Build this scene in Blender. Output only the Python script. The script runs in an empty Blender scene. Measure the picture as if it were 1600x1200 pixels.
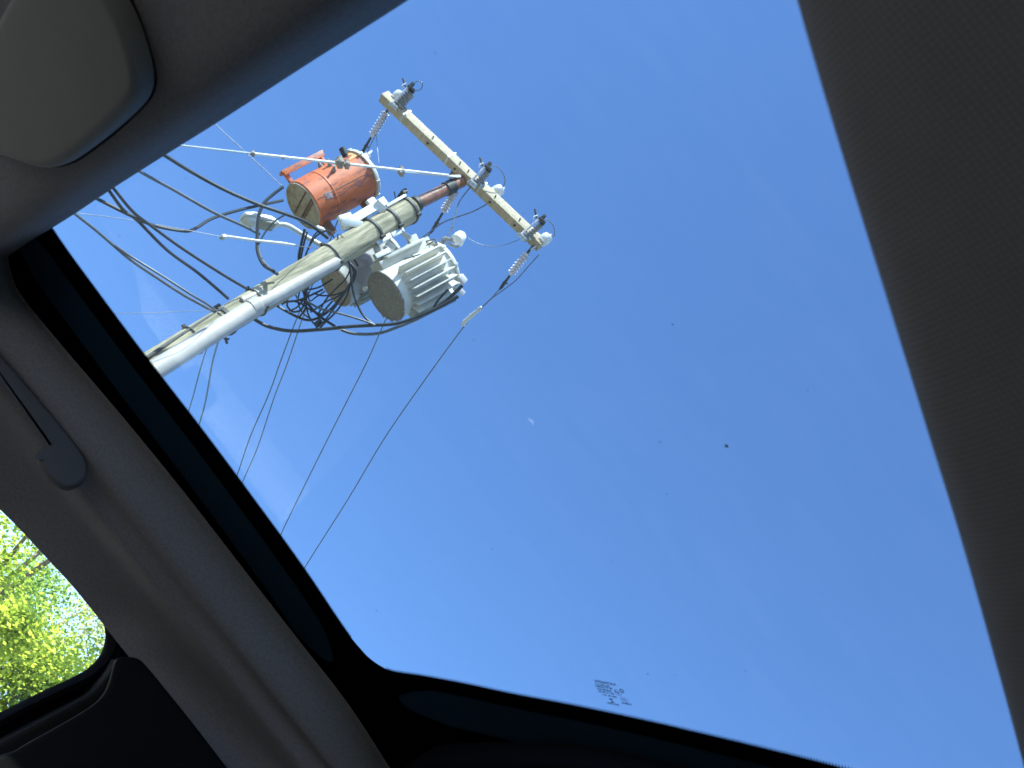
import bpy, bmesh, math, random
from mathutils import Vector as V, Matrix
random.seed(7)
S = bpy.context.scene
COL = S.collection

# ---------------------------------------------------------------- camera
FOC = 1600.0
U = V((1450, -1120, 1600)).normalized()            # world up seen from the camera (x right, y down, z forward)
Fw = V((0, 0, 1)); Yc = (Fw - U * U.z).normalized(); Xc = Yc.cross(U)
CAM = V((0, 0, 1.28))
def c2w(v): return V((Xc.dot(v), Yc.dot(v), U.dot(v)))
def ray(px, py): return c2w(V(((px - 800) / FOC, (py - 600) / FOC, 1.0)))
def P(px, py, d): return CAM + ray(px, py) * d
def PZ(px, py, z): r = ray(px, py); return CAM + r * (z / r.z)
def PY(px, py, y): r = ray(px, py); return CAM + r * (y / r.y)
cd = bpy.data.cameras.new('camera'); cam = bpy.data.objects.new('camera', cd); COL.objects.link(cam)
cd.lens = 36.0; cd.sensor_width = 36.0; cd.clip_start = 0.01; cd.clip_end = 2000
m = Matrix((c2w(V((1, 0, 0))), c2w(V((0, -1, 0))), c2w(V((0, 0, -1))))).transposed().to_4x4()
m.translation = CAM; cam.matrix_world = m
cd.dof.use_dof = True; cd.dof.focus_distance = 2.6; cd.dof.aperture_fstop = 36.0 / 2.2   # 2.2 mm pupil
S.camera = cam

# ---------------------------------------------------------------- light
SUN_EL = math.radians(50); SUN_DIR = V((-math.cos(SUN_EL) * .66, -math.cos(SUN_EL) * .75, math.sin(SUN_EL))).normalized()
w = bpy.data.worlds.new('World'); S.world = w; w.use_nodes = True
nt = w.node_tree; bg = nt.nodes['Background']
sky = nt.nodes.new('ShaderNodeTexSky'); sky.sky_type = 'NISHITA'; sky.sun_disc = False
sky.sun_elevation = math.asin(SUN_DIR.z); sky.sun_rotation = math.atan2(SUN_DIR.x, SUN_DIR.y)
sky.air_density = 1.0; sky.dust_density = 0.3; sky.ozone_density = 6.0; sky.altitude = 50
nt.links.new(sky.outputs[0], bg.inputs[0]); bg.inputs[1].default_value = 0.12
sl = bpy.data.lights.new('sun', 'SUN'); sl.energy = 5.0; sl.angle = math.radians(.5); sl.color = (1, .92, .80)
so = bpy.data.objects.new('sun', sl); COL.objects.link(so); so.rotation_euler = SUN_DIR.to_track_quat('Z', 'Y').to_euler()
S.view_settings.view_transform = 'Standard'; S.view_settings.look = 'None'
S.view_settings.exposure = 2.70; S.view_settings.gamma = 1.0; S.view_settings.use_curve_mapping = False
S.cycles.max_bounces = 10; S.cycles.transparent_max_bounces = 16; S.cycles.diffuse_bounces = 5

# ---------------------------------------------------------------- materials
def mat(name, col, rough=.6, metal=0., var=0., vscale=8., bump=0., bscale=60., col2=None, spec=.5, coord='Object', stretch=None, trans=0., bd=.01):
    M = bpy.data.materials.new(name); M.use_nodes = True; t = M.node_tree; b = t.nodes['Principled BSDF']
    b.inputs['Base Color'].default_value = (*col, 1); b.inputs['Roughness'].default_value = rough
    b.inputs['Metallic'].default_value = metal; b.inputs['Specular IOR Level'].default_value = spec
    tc = t.nodes.new('ShaderNodeTexCoord'); src = tc.outputs[coord]
    if stretch:
        mp = t.nodes.new('ShaderNodeMapping'); mp.inputs['Scale'].default_value = stretch
        t.links.new(src, mp.inputs[0]); src = mp.outputs[0]
    if var or col2:
        n = t.nodes.new('ShaderNodeTexNoise'); n.inputs['Scale'].default_value = vscale; n.inputs['Detail'].default_value = 6; n.inputs['Roughness'].default_value = .65
        t.links.new(src, n.inputs['Vector'])
        r = t.nodes.new('ShaderNodeValToRGB'); r.color_ramp.elements[0].position = .38; r.color_ramp.elements[1].position = .64
        c2 = col2 or tuple(c * (1 - var) for c in col)
        r.color_ramp.elements[0].color = (*c2, 1); r.color_ramp.elements[1].color = (*col, 1)
        t.links.new(n.outputs[0], r.inputs[0]); t.links.new(r.outputs[0], b.inputs['Base Color'])
    if bump:
        n2 = t.nodes.new('ShaderNodeTexNoise'); n2.inputs['Scale'].default_value = bscale; n2.inputs['Detail'].default_value = 4
        t.links.new(src, n2.inputs['Vector'])
        bp = t.nodes.new('ShaderNodeBump'); bp.inputs['Strength'].default_value = bump; bp.inputs['Distance'].default_value = bd
        t.links.new(n2.outputs[0], bp.inputs['Height']); t.links.new(bp.outputs[0], b.inputs['Normal'])
    return M
def fabric(name, col, pitch=.0022):
    """woven headliner cloth: a fine grid of threads"""
    M = mat(name, col, rough=.95, spec=.12); t = M.node_tree; b = t.nodes['Principled BSDF']
    tc = t.nodes.new('ShaderNodeTexCoord'); prod = None
    for k, ax in enumerate(('X', 'Y')):
        wv = t.nodes.new('ShaderNodeTexWave'); wv.bands_direction = ax; wv.inputs['Scale'].default_value = .314 / pitch
        wv.inputs['Distortion'].default_value = .6; wv.inputs['Detail Scale'].default_value = 3
        t.links.new(tc.outputs['Object'], wv.inputs[0])
        if prod is None: prod = wv.outputs['Fac']
        else:
            mm = t.nodes.new('ShaderNodeMath'); mm.operation = 'MULTIPLY'; t.links.new(prod, mm.inputs[0]); t.links.new(wv.outputs['Fac'], mm.inputs[1]); prod = mm.outputs[0]
    n = t.nodes.new('ShaderNodeTexNoise'); n.inputs['Scale'].default_value = 14; n.inputs['Detail'].default_value = 5
    t.links.new(tc.outputs['Object'], n.inputs[0])
    r = t.nodes.new('ShaderNodeValToRGB'); r.color_ramp.elements[0].color = (*[c * .88 for c in col], 1); r.color_ramp.elements[1].color = (*[c * 1.12 for c in col], 1)
    r.color_ramp.elements[1].position = .8
    t.links.new(prod, r.inputs[0])
    mx = t.nodes.new('ShaderNodeMix'); mx.data_type = 'RGBA'; mx.blend_type = 'MULTIPLY'; mx.inputs[0].default_value = .25
    t.links.new(r.outputs[0], mx.inputs[6]); t.links.new(n.outputs[0], mx.inputs[7]); t.links.new(mx.outputs[2], b.inputs['Base Color'])
    bp = t.nodes.new('ShaderNodeBump'); bp.inputs['Strength'].default_value = .25; bp.inputs['Distance'].default_value = .0004
    t.links.new(prod, bp.inputs['Height']); t.links.new(bp.outputs[0], b.inputs['Normal'])
    return M
def glass(name, tint, dirt=0.):
    M = bpy.data.materials.new(name); M.use_nodes = True; t = M.node_tree; t.nodes.clear()
    o = t.nodes.new('ShaderNodeOutputMaterial'); tr = t.nodes.new('ShaderNodeBsdfTransparent'); tr.inputs[0].default_value = (*tint, 1)
    gl = t.nodes.new('ShaderNodeBsdfGlossy'); gl.inputs['Roughness'].default_value = .02; gl.inputs[0].default_value = (1, 1, 1, 1)
    fc = t.nodes.new('ShaderNodeLayerWeight'); pw = t.nodes.new('ShaderNodeMath'); pw.operation = 'POWER'; pw.inputs[1].default_value = 5; t.links.new(fc.outputs['Facing'], pw.inputs[0])
    lw = t.nodes.new('ShaderNodeMath'); lw.operation = 'MULTIPLY_ADD'; lw.inputs[1].default_value = .3; lw.inputs[2].default_value = .006; t.links.new(pw.outputs[0], lw.inputs[0])
    mx = t.nodes.new('ShaderNodeMixShader'); t.links.new(lw.outputs[0], mx.inputs[0]); t.links.new(tr.outputs[0], mx.inputs[1]); t.links.new(gl.outputs[0], mx.inputs[2])
    out = mx.outputs[0]
    if dirt:
        df = t.nodes.new('ShaderNodeBsdfTranslucent'); df.inputs[0].default_value = (.7, .72, .75, 1)
        tc = t.nodes.new('ShaderNodeTexCoord'); mp = t.nodes.new('ShaderNodeMapping'); mp.inputs['Rotation'].default_value = (0, 0, .5); mp.inputs['Scale'].default_value = (5, 30, 1)
        n = t.nodes.new('ShaderNodeTexNoise'); n.inputs['Scale'].default_value = 3; n.inputs['Detail'].default_value = 8; n.inputs['Roughness'].default_value = .7
        t.links.new(tc.outputs['Object'], mp.inputs[0]); t.links.new(mp.outputs[0], n.inputs[0])
        r = t.nodes.new('ShaderNodeMapRange'); r.inputs[1].default_value = .45; r.inputs[2].default_value = .8; r.inputs[3].default_value = dirt * .25; r.inputs[4].default_value = dirt
        t.links.new(n.outputs[0], r.inputs[0])
        m2 = t.nodes.new('ShaderNodeMixShader'); t.links.new(r.outputs[0], m2.inputs[0]); t.links.new(out, m2.inputs[1]); t.links.new(df.outputs[0], m2.inputs[2]); out = m2.outputs[0]
    t.links.new(out, o.inputs[0]); return M

M_LINER = mat('headliner_cloth', (.138, .134, .135), .95, var=.22, vscale=330, bump=.5, bscale=330, bd=.0006, spec=.1)
M_LINER_DARK = fabric('dark_headliner_cloth', (.18, .175, .172), .0026)
M_VISOR = mat('visor_vinyl', (.115, .117, .108), .85, spec=.2, var=.1, vscale=5, bump=.25, bscale=900, bd=.0005)
M_TRIM = mat('pillar_trim_plastic', (.10, .10, .10), .6, bump=.2, bscale=900, bd=.0005)
M_BLACKTRIM = mat('black_door_trim', (.004, .0036, .0034), .7, spec=.06, bump=.15, bscale=700, bd=.0005)
M_HANDLE = mat('handle_plastic', (.075, .074, .072), .9, spec=.05)
M_FRIT = mat('black_ceramic_frit', (.001, .001, .0026), .9, spec=0.)
M_BAND = mat('teal_reflection_band', (.005, .018, .030), .8, spec=.03, var=.15, vscale=4)
M_SEAL = mat('rubber_seal', (.003, .003, .005), .8, spec=.03)
M_SEAT = mat('seat_leather', (.10, .095, .09), .55, var=.15, bump=.3, bscale=200, bd=.001)
M_BODY = mat('car_paint', (.25, .27, .30), .3, metal=.3, var=.05)
M_ROOFGLASS = glass('tinted_roof_glass', (.49, .56, .61), dirt=.003)
M_SIDEGLASS = glass('side_window_glass', (.93, .96, .95))
M_SPECK = mat('dirt_speck', (.12, .10, .07), .9)
M_DROPPING = glass('pale_dropping', (1, .9, .9), dirt=.25)
M_WOOD = mat('weathered_pole_wood', (.52, .44, .29), .85, col2=(.20, .18, .11), vscale=5, bump=.6, bscale=30, stretch=(6, 6, .5), bd=.02)
M_ARM = mat('crossarm_wood', (.54, .44, .30), .75, col2=(.38, .31, .21), vscale=4, bump=.3, bscale=30, stretch=(1, 9, 9))
M_BROWN = mat('brown_pole_extension', (.40, .17, .09), .32, col2=(.17, .09, .06), vscale=7, bump=.2, bscale=20)
M_PVC = mat('grey_pvc', (.56, .50, .43), .5, var=.25, vscale=2.5, bump=.1, bscale=10)
M_GALV = mat('galvanised_steel', (.62, .63, .62), .45, metal=.5, var=.3, vscale=14)
M_IRON = mat('dark_iron', (.10, .10, .09), .6, metal=.4, var=.4, vscale=20)
M_RUSTPALE = mat('weathered_clamp', (.42, .36, .28), .7, col2=(.24, .18, .13), vscale=30)
M_RUST = mat('rusted_iron', (.30, .16, .10), .8, col2=(.14, .08, .06), vscale=22)
M_CABLE = mat('black_cable', (.035, .04, .042), .45, var=.3, vscale=3)
M_GREYCABLE = mat('grey_cable', (.12, .13, .14), .5, var=.3, vscale=3)
M_WIRE = mat('bare_conductor', (.16, .165, .18), .5, metal=.3)
M_GREY = mat('grey_transformer_paint', (.66, .63, .54), .5, col2=(.53, .51, .44), vscale=5, bump=.1, bscale=12)
M_GREYDARK = mat('grimy_tank_bottom', (.36, .32, .30), .9, col2=(.23, .205, .195), vscale=40, bump=.5, bscale=60)
M_PORC = mat('white_porcelain', (.80, .77, .72), .25, var=.12, vscale=10)
M_SILIC = mat('pale_grey_polymer', (.78, .70, .69), .5, var=.15, vscale=12)
M_DGREY = mat('grey_porcelain', (.34, .33, .32), .35, var=.35, vscale=22)
M_WHITE = mat('white_fibreglass', (.78, .77, .72), .4, var=.12, vscale=9)
M_LENS = mat('lamp_lens', (.66, .66, .62), .2, var=.1)
def red_paint():
    M = mat('orange_transformer_paint', (.62, .17, .075), .5, bump=.15, bscale=14); t = M.node_tree; b = t.nodes['Principled BSDF']
    tc = t.nodes.new('ShaderNodeTexCoord')
    def ns(scale, lo, hi, c1, c2, st=(1, 1, 1)):
        mp = t.nodes.new('ShaderNodeMapping'); mp.inputs['Scale'].default_value = st; t.links.new(tc.outputs['Object'], mp.inputs[0])
        n = t.nodes.new('ShaderNodeTexNoise'); n.inputs['Scale'].default_value = scale; n.inputs['Detail'].default_value = 7; n.inputs['Roughness'].default_value = .7
        t.links.new(mp.outputs[0], n.inputs[0]); r = t.nodes.new('ShaderNodeMapRange'); r.inputs[1].default_value = lo; r.inputs[2].default_value = hi; t.links.new(n.outputs[0], r.inputs[0]); return r.outputs[0]
    def mixc(f, a, bcol):
        x = t.nodes.new('ShaderNodeMix'); x.data_type = 'RGBA'; t.links.new(f, x.inputs[0])
        if isinstance(a, tuple): x.inputs[6].default_value = (*a, 1)
        else: t.links.new(a, x.inputs[6])
        x.inputs[7].default_value = (*bcol, 1); return x.outputs[2]
    c = mixc(ns(3, .4, .7, 0, 0), (.68, .175, .05), (.54, .12, .035))
    c = mixc(ns(9, .50, .60, 0, 0, (1.6, 1.6, .45)), c, (.27, .09, .06))
    c = mixc(ns(11, .68, .74, 0, 0), c, (.34, .26, .28))
    t.links.new(c, b.inputs['Base Color']); return M
M_RED = red_paint()
M_YEL = mat('worn_yellow_patch', (.68, .42, .16), .6, col2=(.60, .25, .10), vscale=12)
M_OLIVE = mat('weathered_tank_bottom', (.50, .44, .32), .85, col2=(.34, .24, .17), vscale=9, bump=.3, bscale=40)

# ---------------------------------------------------------------- builders
def link(name, me, material, parent=None, smooth=True):
    o = bpy.data.objects.new(name, me); COL.objects.link(o)
    if material and not me.materials: me.materials.append(material)
    if smooth:
        for p in me.polygons: p.use_smooth = True
    if parent:
        o.parent = parent; o.matrix_parent_inverse = Matrix.Identity(4)
    return o
def tag(o, label, cat, group=None, kind=None):
    o['label'] = label; o['category'] = cat
    if group: o['group'] = group
    if kind: o['kind'] = kind
    return o
def thing(name, label, cat, M=None, group=None):
    o = bpy.data.objects.new(name, None); COL.objects.link(o); o.empty_display_size = .1
    if M is not None: o.matrix_world = M
    return tag(o, label, cat, group)
class MB:
    """collects shapes into one mesh; coordinates are in the frame F (world matrix) it is given"""
    def __init__(s): s.bm = bmesh.new()
    def verts_faces(s, vs, fs):
        b = [s.bm.verts.new(v) for v in vs]
        for f in fs:
            try: s.bm.faces.new([b[i] for i in f])
            except ValueError: pass
        return s
    def lathe(s, prof, M=Matrix.Identity(4), n=24, cap=True):
        vs = []; fs = []
        for r, z in prof:
            for k in range(n):
                a = 2 * math.pi * k / n; vs.append(M @ V((r * math.cos(a), r * math.sin(a), z)))
        for i in range(len(prof) - 1):
            for k in range(n): fs.append((i * n + k, i * n + (k + 1) % n, (i + 1) * n + (k + 1) % n, (i + 1) * n + k))
        if cap: fs.append(tuple(range(n - 1, -1, -1))); fs.append(tuple((len(prof) - 1) * n + k for k in range(n)))
        return s.verts_faces(vs, fs)
    def box(s, size, M=Matrix.Identity(4), bev=0.):
        x, y, z = [q / 2 for q in size]
        t = bmesh.new(); bmesh.ops.create_cube(t, size=1)
        for v in t.verts: v.co = V((v.co.x * 2 * x, v.co.y * 2 * y, v.co.z * 2 * z))
        if bev: bmesh.ops.bevel(t, geom=t.edges[:], offset=bev, segments=2, affect='EDGES', profile=.6)
        bmesh.ops.transform(t, matrix=M, verts=t.verts)
        me = bpy.data.meshes.new('t'); t.to_mesh(me); t.free(); s.bm.from_mesh(me); bpy.data.meshes.remove(me); return s
    def tube(s, pts, r, n=8, r2=None):
        """tube through a point list (already smooth); r may be a list"""
        L = len(pts); rs = r if isinstance(r, (list, tuple)) else [r + ((r2 if r2 is not None else r) - r) * i / (L - 1) for i in range(L)]
        vs = []; fs = []; up = None
        for i, p in enumerate(pts):
            d = (pts[min(i + 1, L - 1)] - pts[max(i - 1, 0)]).normalized()
            if up is None: up = d.orthogonal().normalized()
            up = (up - d * up.dot(d)).normalized(); sd = d.cross(up)
            for k in range(n):
                a = 2 * math.pi * k / n; vs.append(p + (up * math.cos(a) + sd * math.sin(a)) * rs[i])
        for i in range(L - 1):
            for k in range(n): fs.append((i * n + k, i * n + (k + 1) % n, (i + 1) * n + (k + 1) % n, (i + 1) * n + k))
        fs.append(tuple(range(n - 1, -1, -1))); fs.append(tuple((L - 1) * n + k for k in range(n)))
        return s.verts_faces(vs, fs)
    def build(s, name, material, parent=None, smooth=True, local=False, angle=40):
        """vertices are world-space unless local; with a parent they are moved into its frame"""
        if parent is not None and not local: bmesh.ops.transform(s.bm, matrix=parent.matrix_world.inverted(), verts=s.bm.verts)
        bmesh.ops.recalc_face_normals(s.bm, faces=s.bm.faces)
        origin = None
        if parent is None:
            c = sum((v.co for v in s.bm.verts), V()) / len(s.bm.verts)
            bmesh.ops.translate(s.bm, vec=-c, verts=s.bm.verts); origin = c
        me = bpy.data.meshes.new(name); s.bm.to_mesh(me); s.bm.free()
        o = link(name, me, material, parent, smooth)
        if smooth: me.set_sharp_from_angle(angle=math.radians(angle))
        if origin: o.location = origin
        return o
def spline(pts, sub=8):
    out = []; n = len(pts)
    for i in range(n - 1):
        p0, p1, p2, p3 = pts[max(i - 1, 0)], pts[i], pts[i + 1], pts[min(i + 2, n - 1)]
        for k in range(sub):
            t = k / sub; out.append(.5 * ((2 * p1) + (p2 - p0) * t + (2 * p0 - 5 * p1 + 4 * p2 - p3) * t * t + (3 * p1 - p0 - 3 * p2 + p3) * t ** 3))
    out.append(pts[-1]); return out
def frame(p, axis, xhint):
    """matrix whose Z is axis, origin p, X near xhint"""
    z = axis.normalized(); x = (xhint - z * xhint.dot(z)).normalized(); y = z.cross(x)
    M = Matrix((x, y, z)).transposed().to_4x4(); M.translation = p; return M
def T(x, y, z): return Matrix.Translation((x, y, z))
def RX(a): return Matrix.Rotation(math.radians(a), 4, 'X')
def RY(a): return Matrix.Rotation(math.radians(a), 4, 'Y')
def RZ(a): return Matrix.Rotation(math.radians(a), 4, 'Z')
def bar(mb, a, b, w, h, hint=V((0, 0, 1)), bev=0.):
    d = b - a; M = frame((a + b) / 2, d, hint); mb.box((w, h, d.length), M, bev); return mb
TOCAM = c2w(V((0, 0, -1)))                          # from the subject towards the camera
IR = c2w(V((1, 0, 0))); ID = c2w(V((0, 1, 0)))      # picture right / down as world directions

# ---------------------------------------------------------------- ground, street and trees beyond the window
g = MB(); N = 40
vs = []; fs = []
for i in range(N + 1):
    for j in range(N + 1):
        x = math.copysign(abs(i / N * 2 - 1) ** 2.2, i / N * 2 - 1) * 900; y = math.copysign(abs(j / N * 2 - 1) ** 2.2, j / N * 2 - 1) * 900
        vs.append(V((x, y, random.uniform(-.04, .0))))
for i in range(N):
    for j in range(N): fs.append((i * (N + 1) + j, (i + 1) * (N + 1) + j, (i + 1) * (N + 1) + j + 1, i * (N + 1) + j + 1))
g.verts_faces(vs, fs)
o = g.build('ground', mat('ground_grass', (.12, .12, .08), .95, col2=(.16, .145, .12), vscale=.8, coord='Object')); o['kind'] = 'structure'
g = MB(); g.box((400, 7.0, .05), T(0, .6, .01)); o = g.build('road', mat('asphalt', (.06, .06, .06), .9, var=.3, vscale=3, bump=.4, bscale=80)); o['kind'] = 'structure'
g = MB(); g.box((400, 2.0, .16), T(0, 5.2, .01), .02); o = g.build('pavement', mat('pavement_concrete', (.36, .35, .32), .9, var=.25, vscale=2)); o['kind'] = 'structure'

def leaf_mat(name, c1, c2):
    M = bpy.data.materials.new(name); M.use_nodes = True; t = M.node_tree; t.nodes.clear()
    o = t.nodes.new('ShaderNodeOutputMaterial'); d = t.nodes.new('ShaderNodeBsdfDiffuse'); tl = t.nodes.new('ShaderNodeBsdfTranslucent'); mx = t.nodes.new('ShaderNodeMixShader'); mx.inputs[0].default_value = .5
    n = t.nodes.new('ShaderNodeTexNoise'); n.inputs['Scale'].default_value = 1.3; n.inputs['Detail'].default_value = 5; tc = t.nodes.new('ShaderNodeTexCoord'); t.links.new(tc.outputs['Object'], n.inputs[0])
    r = t.nodes.new('ShaderNodeValToRGB'); r.color_ramp.elements[0].position = .38; r.color_ramp.elements[1].position = .6
    r.color_ramp.elements[0].color = (*c1, 1); r.color_ramp.elements[1].color = (*c2, 1); t.links.new(n.outputs[0], r.inputs[0])
    t.links.new(r.outputs[0], d.inputs[0]); t.links.new(r.outputs[0], tl.inputs[0]); t.links.new(d.outputs[0], mx.inputs[1]); t.links.new(tl.outputs[0], mx.inputs[2]); t.links.new(mx.outputs[0], o.inputs[0]); return M
M_BARK = mat('bark', (.16, .12, .09), .9, var=.4, vscale=8, bump=.6, bscale=30)
def tree(base, H, R, nclump, label, c1, c2, seed, leaf=.045, per=1500):
    rnd = random.Random(seed)
    t = thing('broadleaf_tree', label, 'tree', T(*base), 'trees beyond the side window')
    tr = MB(); top = V((rnd.uniform(-.3, .3), rnd.uniform(-.3, .3), H * .72))
    pts = spline([V((0, 0, -.1)), V((rnd.uniform(-.15, .15), rnd.uniform(-.15, .15), H * .3)), top * .8, top], 5)
    tr.tube(pts, H * .030, 10, H * .012)
    cl = MB(); centers = []
    for k in range(nclump):
        z = H * rnd.uniform(.22, 1.0); rr = R * math.sqrt(max(.08, 1 - ((z / H - .58) / .46) ** 2)); a = rnd.uniform(0, 6.283); q = rr * rnd.uniform(.35, 1) 
        c = V((math.cos(a) * q, math.sin(a) * q, z)); centers.append(c)
        if k % 3 == 0:
            st = pts[int(len(pts) * rnd.uniform(.35, .95))]
            tr.tube(spline([st, (st + c) / 2 + V((0, 0, .15)), c], 4), H * .008, 6, .008)
    for c in centers:
        cr = rnd.uniform(.35, .75) * R * .42
        for k in range(int(per * rnd.uniform(.5, 1.1))):
            d = V((rnd.gauss(0, 1), rnd.gauss(0, 1), rnd.gauss(0, .75))) * cr * .55
            p = c + d; s = leaf * rnd.uniform(.6, 1.3)
            ax = V((rnd.gauss(0, 1), rnd.gauss(0, 1), rnd.gauss(0, .6))).normalized(); b2 = ax.orthogonal().normalized() * s * .5; ax *= s
            i0 = [cl.bm.verts.new(q) for q in (p - ax * .5, p + b2, p + ax * .5, p - b2)]; cl.bm.faces.new(i0)
    tr.build('trunk', M_BARK, t, local=True); cl.build('crown', leaf_mat('leaves', c1, c2), t, smooth=False, local=True)
    return t
YG1, YG2 = (.13, .20, .03), (.37, .46, .06)
def gp(px, dist):
    r = ray(px, 1000); r = V((r.x, r.y, 0)).normalized(); p = r * dist; return V((p.x, p.y, 0))
tree(gp(-60, 12.5), 6.2, 2.3, 34, 'yellow green tree nearest the side window, at its left edge', YG1, YG2, 1, per=1500)
tree(gp(55, 11.5), 4.3, 1.7, 34, 'low bright bushy tree filling the middle of the side window', (.16, .23, .03), (.42, .51, .07), 2, per=1700)
tree(gp(150, 14.5), 5.4, 2.1, 30, 'greener tree at the right end of the side window', (.06, .12, .04), (.22, .34, .07), 3, per=1500)
tree(gp(20, 19), 7.4, 3.0, 30, 'thin tall tree rising behind the others with sky gaps', (.12, .14, .06), (.30, .34, .12), 4, per=900, leaf=.06)
tree(gp(90, 10.0), 2.6, 1.3, 26, 'dark green shrub like tree low along the window sill', (.03, .06, .02), (.12, .19, .05), 5, per=1500)

# ================================================================= OUTSIDE: the utility pole
def pd(x): return 8.75 + (x - 232) / 410 * 2.25                    # depth of the pole axis at picture column x
pb, pt = P(236, 571, pd(236)), P(641, 327, pd(641))
pax = (pt - pb).normalized()
pole_len_down = (pb.z + .6) / pax.z
foot = pb - pax * pole_len_down
POLE = thing('utility_pole', 'weathered wooden utility pole with crossarm, grey risers and brown steel top', 'utility pole', frame(foot + pax * .6, pax, TOCAM))
mb = MB()
prof_pts = [foot] + [pb.lerp(pt, k / 16) for k in range(17)]
mb.tube(prof_pts, [.135] + [.125 + .018 * k / 16 for k in range(17)], 28)
mb.build('shaft', M_WOOD, POLE)
e0, e1 = P(644, 322, 10.98), P(722, 283, 11.42)
mb = MB(); mb.tube([e0 + (e1 - e0) * (k / 6) for k in range(7)], .068, 20); mb.build('top_extension', M_BROWN, POLE)
mb = MB(); ed = (e1 - e0).normalized()
mb.lathe([(.073, 0), (.088, .01), (.088, .05), (.073, .06)], frame(e0 + ed * .03, ed, TOCAM), 20)
mb.build('extension_collar', M_IRON, POLE); mb = MB()
mb.lathe([(.070, 0), (.082, .006), (.082, .12), (.070, .13)], frame(e0 + ed * .50, ed, TOCAM), 20)
mb.build('extension_collar', M_IRON, POLE); mb = MB()
M_ = frame(e0, pax, TOCAM)
mb.box((.14, .05, .07), M_ @ T(.04, -.155, -.03), .008)
mb.build('pole_cap_bracket', M_IRON, POLE)
# crossarm: a square timber seen from below
al, ar = P(604, 148, 11.66), P(842, 387, 11.20)
al.z = ar.z = (al.z + ar.z) / 2
AD = (ar - al).normalized(); AN = V((0, 0, 1)).cross(AD).normalized()
if AN.dot(TOCAM) < 0: AN = -AN
AMAT = Matrix((AD, AN, AD.cross(AN))).transposed().to_4x4(); AMAT.translation = (al + ar) / 2; ALEN = (ar - al).length
mb = MB(); mb.box((ALEN, .118, .118), AMAT, .006); CA = mb.build('crossarm', M_ARM, POLE)
def onarm(px):
    """position along the arm whose picture column is px"""
    lo, hi = -.7, .7
    f = lambda s: (lambda q: 800 + FOC * c_x(q))(AMAT @ V((s * ALEN, 0, 0)))
    for _ in range(40):
        mid = (lo + hi) / 2
        if f(mid) < px: lo = mid
        else: hi = mid
    return lo * ALEN
def c_x(p):
    q = p - CAM; return q.dot(IR) / q.dot(-TOCAM)
mb = MB()
for px_ in (633, 703, 752, 829):
    mb = MB(); s = onarm(px_); mb.box((.022, .132, .132), AMAT @ T(s, 0, 0), .003); mb.build('arm_strap', M_GALV, POLE)
for px_ in (674, 716, 729, 771, 809):
    mb = MB(); s = onarm(px_); mb.lathe([(.014, -.075), (.014, .075)], AMAT @ T(s, 0, 0), 6); mb.lathe([(.009, -.085), (.009, .10)], AMAT @ T(s, 0, 0) @ RX(90), 6); mb.build('bolt', M_IRON, POLE)
mb = MB(); s = onarm(722)
mb.box((.17, .014, .16), AMAT @ T(s, -.068, -.02), .004); mb.box((.15, .11, .012), AMAT @ T(s - .02, -.02, -.068), .003)
mb.box((.022, .16, .15), AMAT @ T(s - .10, -.09, -.06), .004); mb.box((.022, .16, .15), AMAT @ T(s + .06, -.09, -.06), .004)
mb.build('gain_bracket', M_RUST, POLE)
# risers strapped to the camera side
def pp(x, y, off=0.): return P(x, y, pd(x) - off)
mb = MB(); a = pp(246, 576, .22); b = pp(402, 477, .215); d = (b - a).normalized(); a0 = a - d * (a.z / d.z)
mb.tube([a0] + [a.lerp(b, k / 8) for k in range(9)], [.088] * 9 + [.086], 24)
mb.build('riser_pipe', M_PVC, POLE)
mb = MB(); a = pp(392, 482, .23); b = pp(524, 409, .215)
mb.tube([a.lerp(b, k / 8) for k in range(9)], .070, 24); mb.lathe([(.072, -.05), (.084, -.045), (.086, .04), (.074, .05)], frame(a + (b - a) * .03, b - a, TOCAM), 24)
mb.lathe([(.070, 0), (.062, .022), (.035, .03), (.0, .03)], frame(b, b - a, TOCAM), 20, cap=False)
mb.build('riser_pipe', M_PVC, POLE)
mb = MB(); a = pp(378, 470, .20); mid = pp(440, 440, .20); b = pp(509, 401, .19)
mb.tube(spline([a, mid, b], 6), .030, 12); a2 = pp(464, 431, .24); b2 = pp(502, 410, .23); mb.tube(spline([a2, (a2 + b2) / 2, b2], 4), .014, 8)
mb.build('conduit', M_PVC, POLE)
# steel bands and hardware round the shaft
def band(x, y, hgt, r, m=M_IRON, nm='pole_band'):
    q = pp(x, y); q = pb + pax * (q - pb).dot(pax); M0 = frame(q, pax, TOCAM); b_ = MB(); r = .1275 + .018 * (x - 236) / 405; b_.lathe([(r, -hgt / 2), (r + .010, -hgt / 2 + .004), (r + .010, hgt / 2 - .004), (r, hgt / 2)], M0, 28)
    for a_ in (50, 170, 290): b_.box((.035, .03, hgt * 1.8), M0 @ RZ(a_) @ T(r + .014, 0, 0), .004)
    b_.build(nm, m, POLE)
band(576, 366, .035, .141); band(606, 348, .035, .143); band(636, 330, .035, .1445); band(508, 407, .02, .139); band(345, 505, .045, .134); band(392, 477, .018, .134); band(297, 534, .018, .132)
for (x0, y0, x1, y1) in ((600, 328, 597, 306), (619, 316, 616, 299)):
    mb = MB(); mb.tube([pp(x0, y0, -.02), pp(x1, y1, -.02)], .007, 6); mb.build('long_bolt', M_IRON, POLE)
mb = MB(); mb.tube([pp(528, 366, .15), pp(527, 392, .19)], .008, 6); mb.tube(spline([pp(531, 366, .16), pp(545, 380, .2), pp(556, 398, .2)], 4), .005, 5); mb.build('hanging_lead', M_IRON, POLE)
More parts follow.
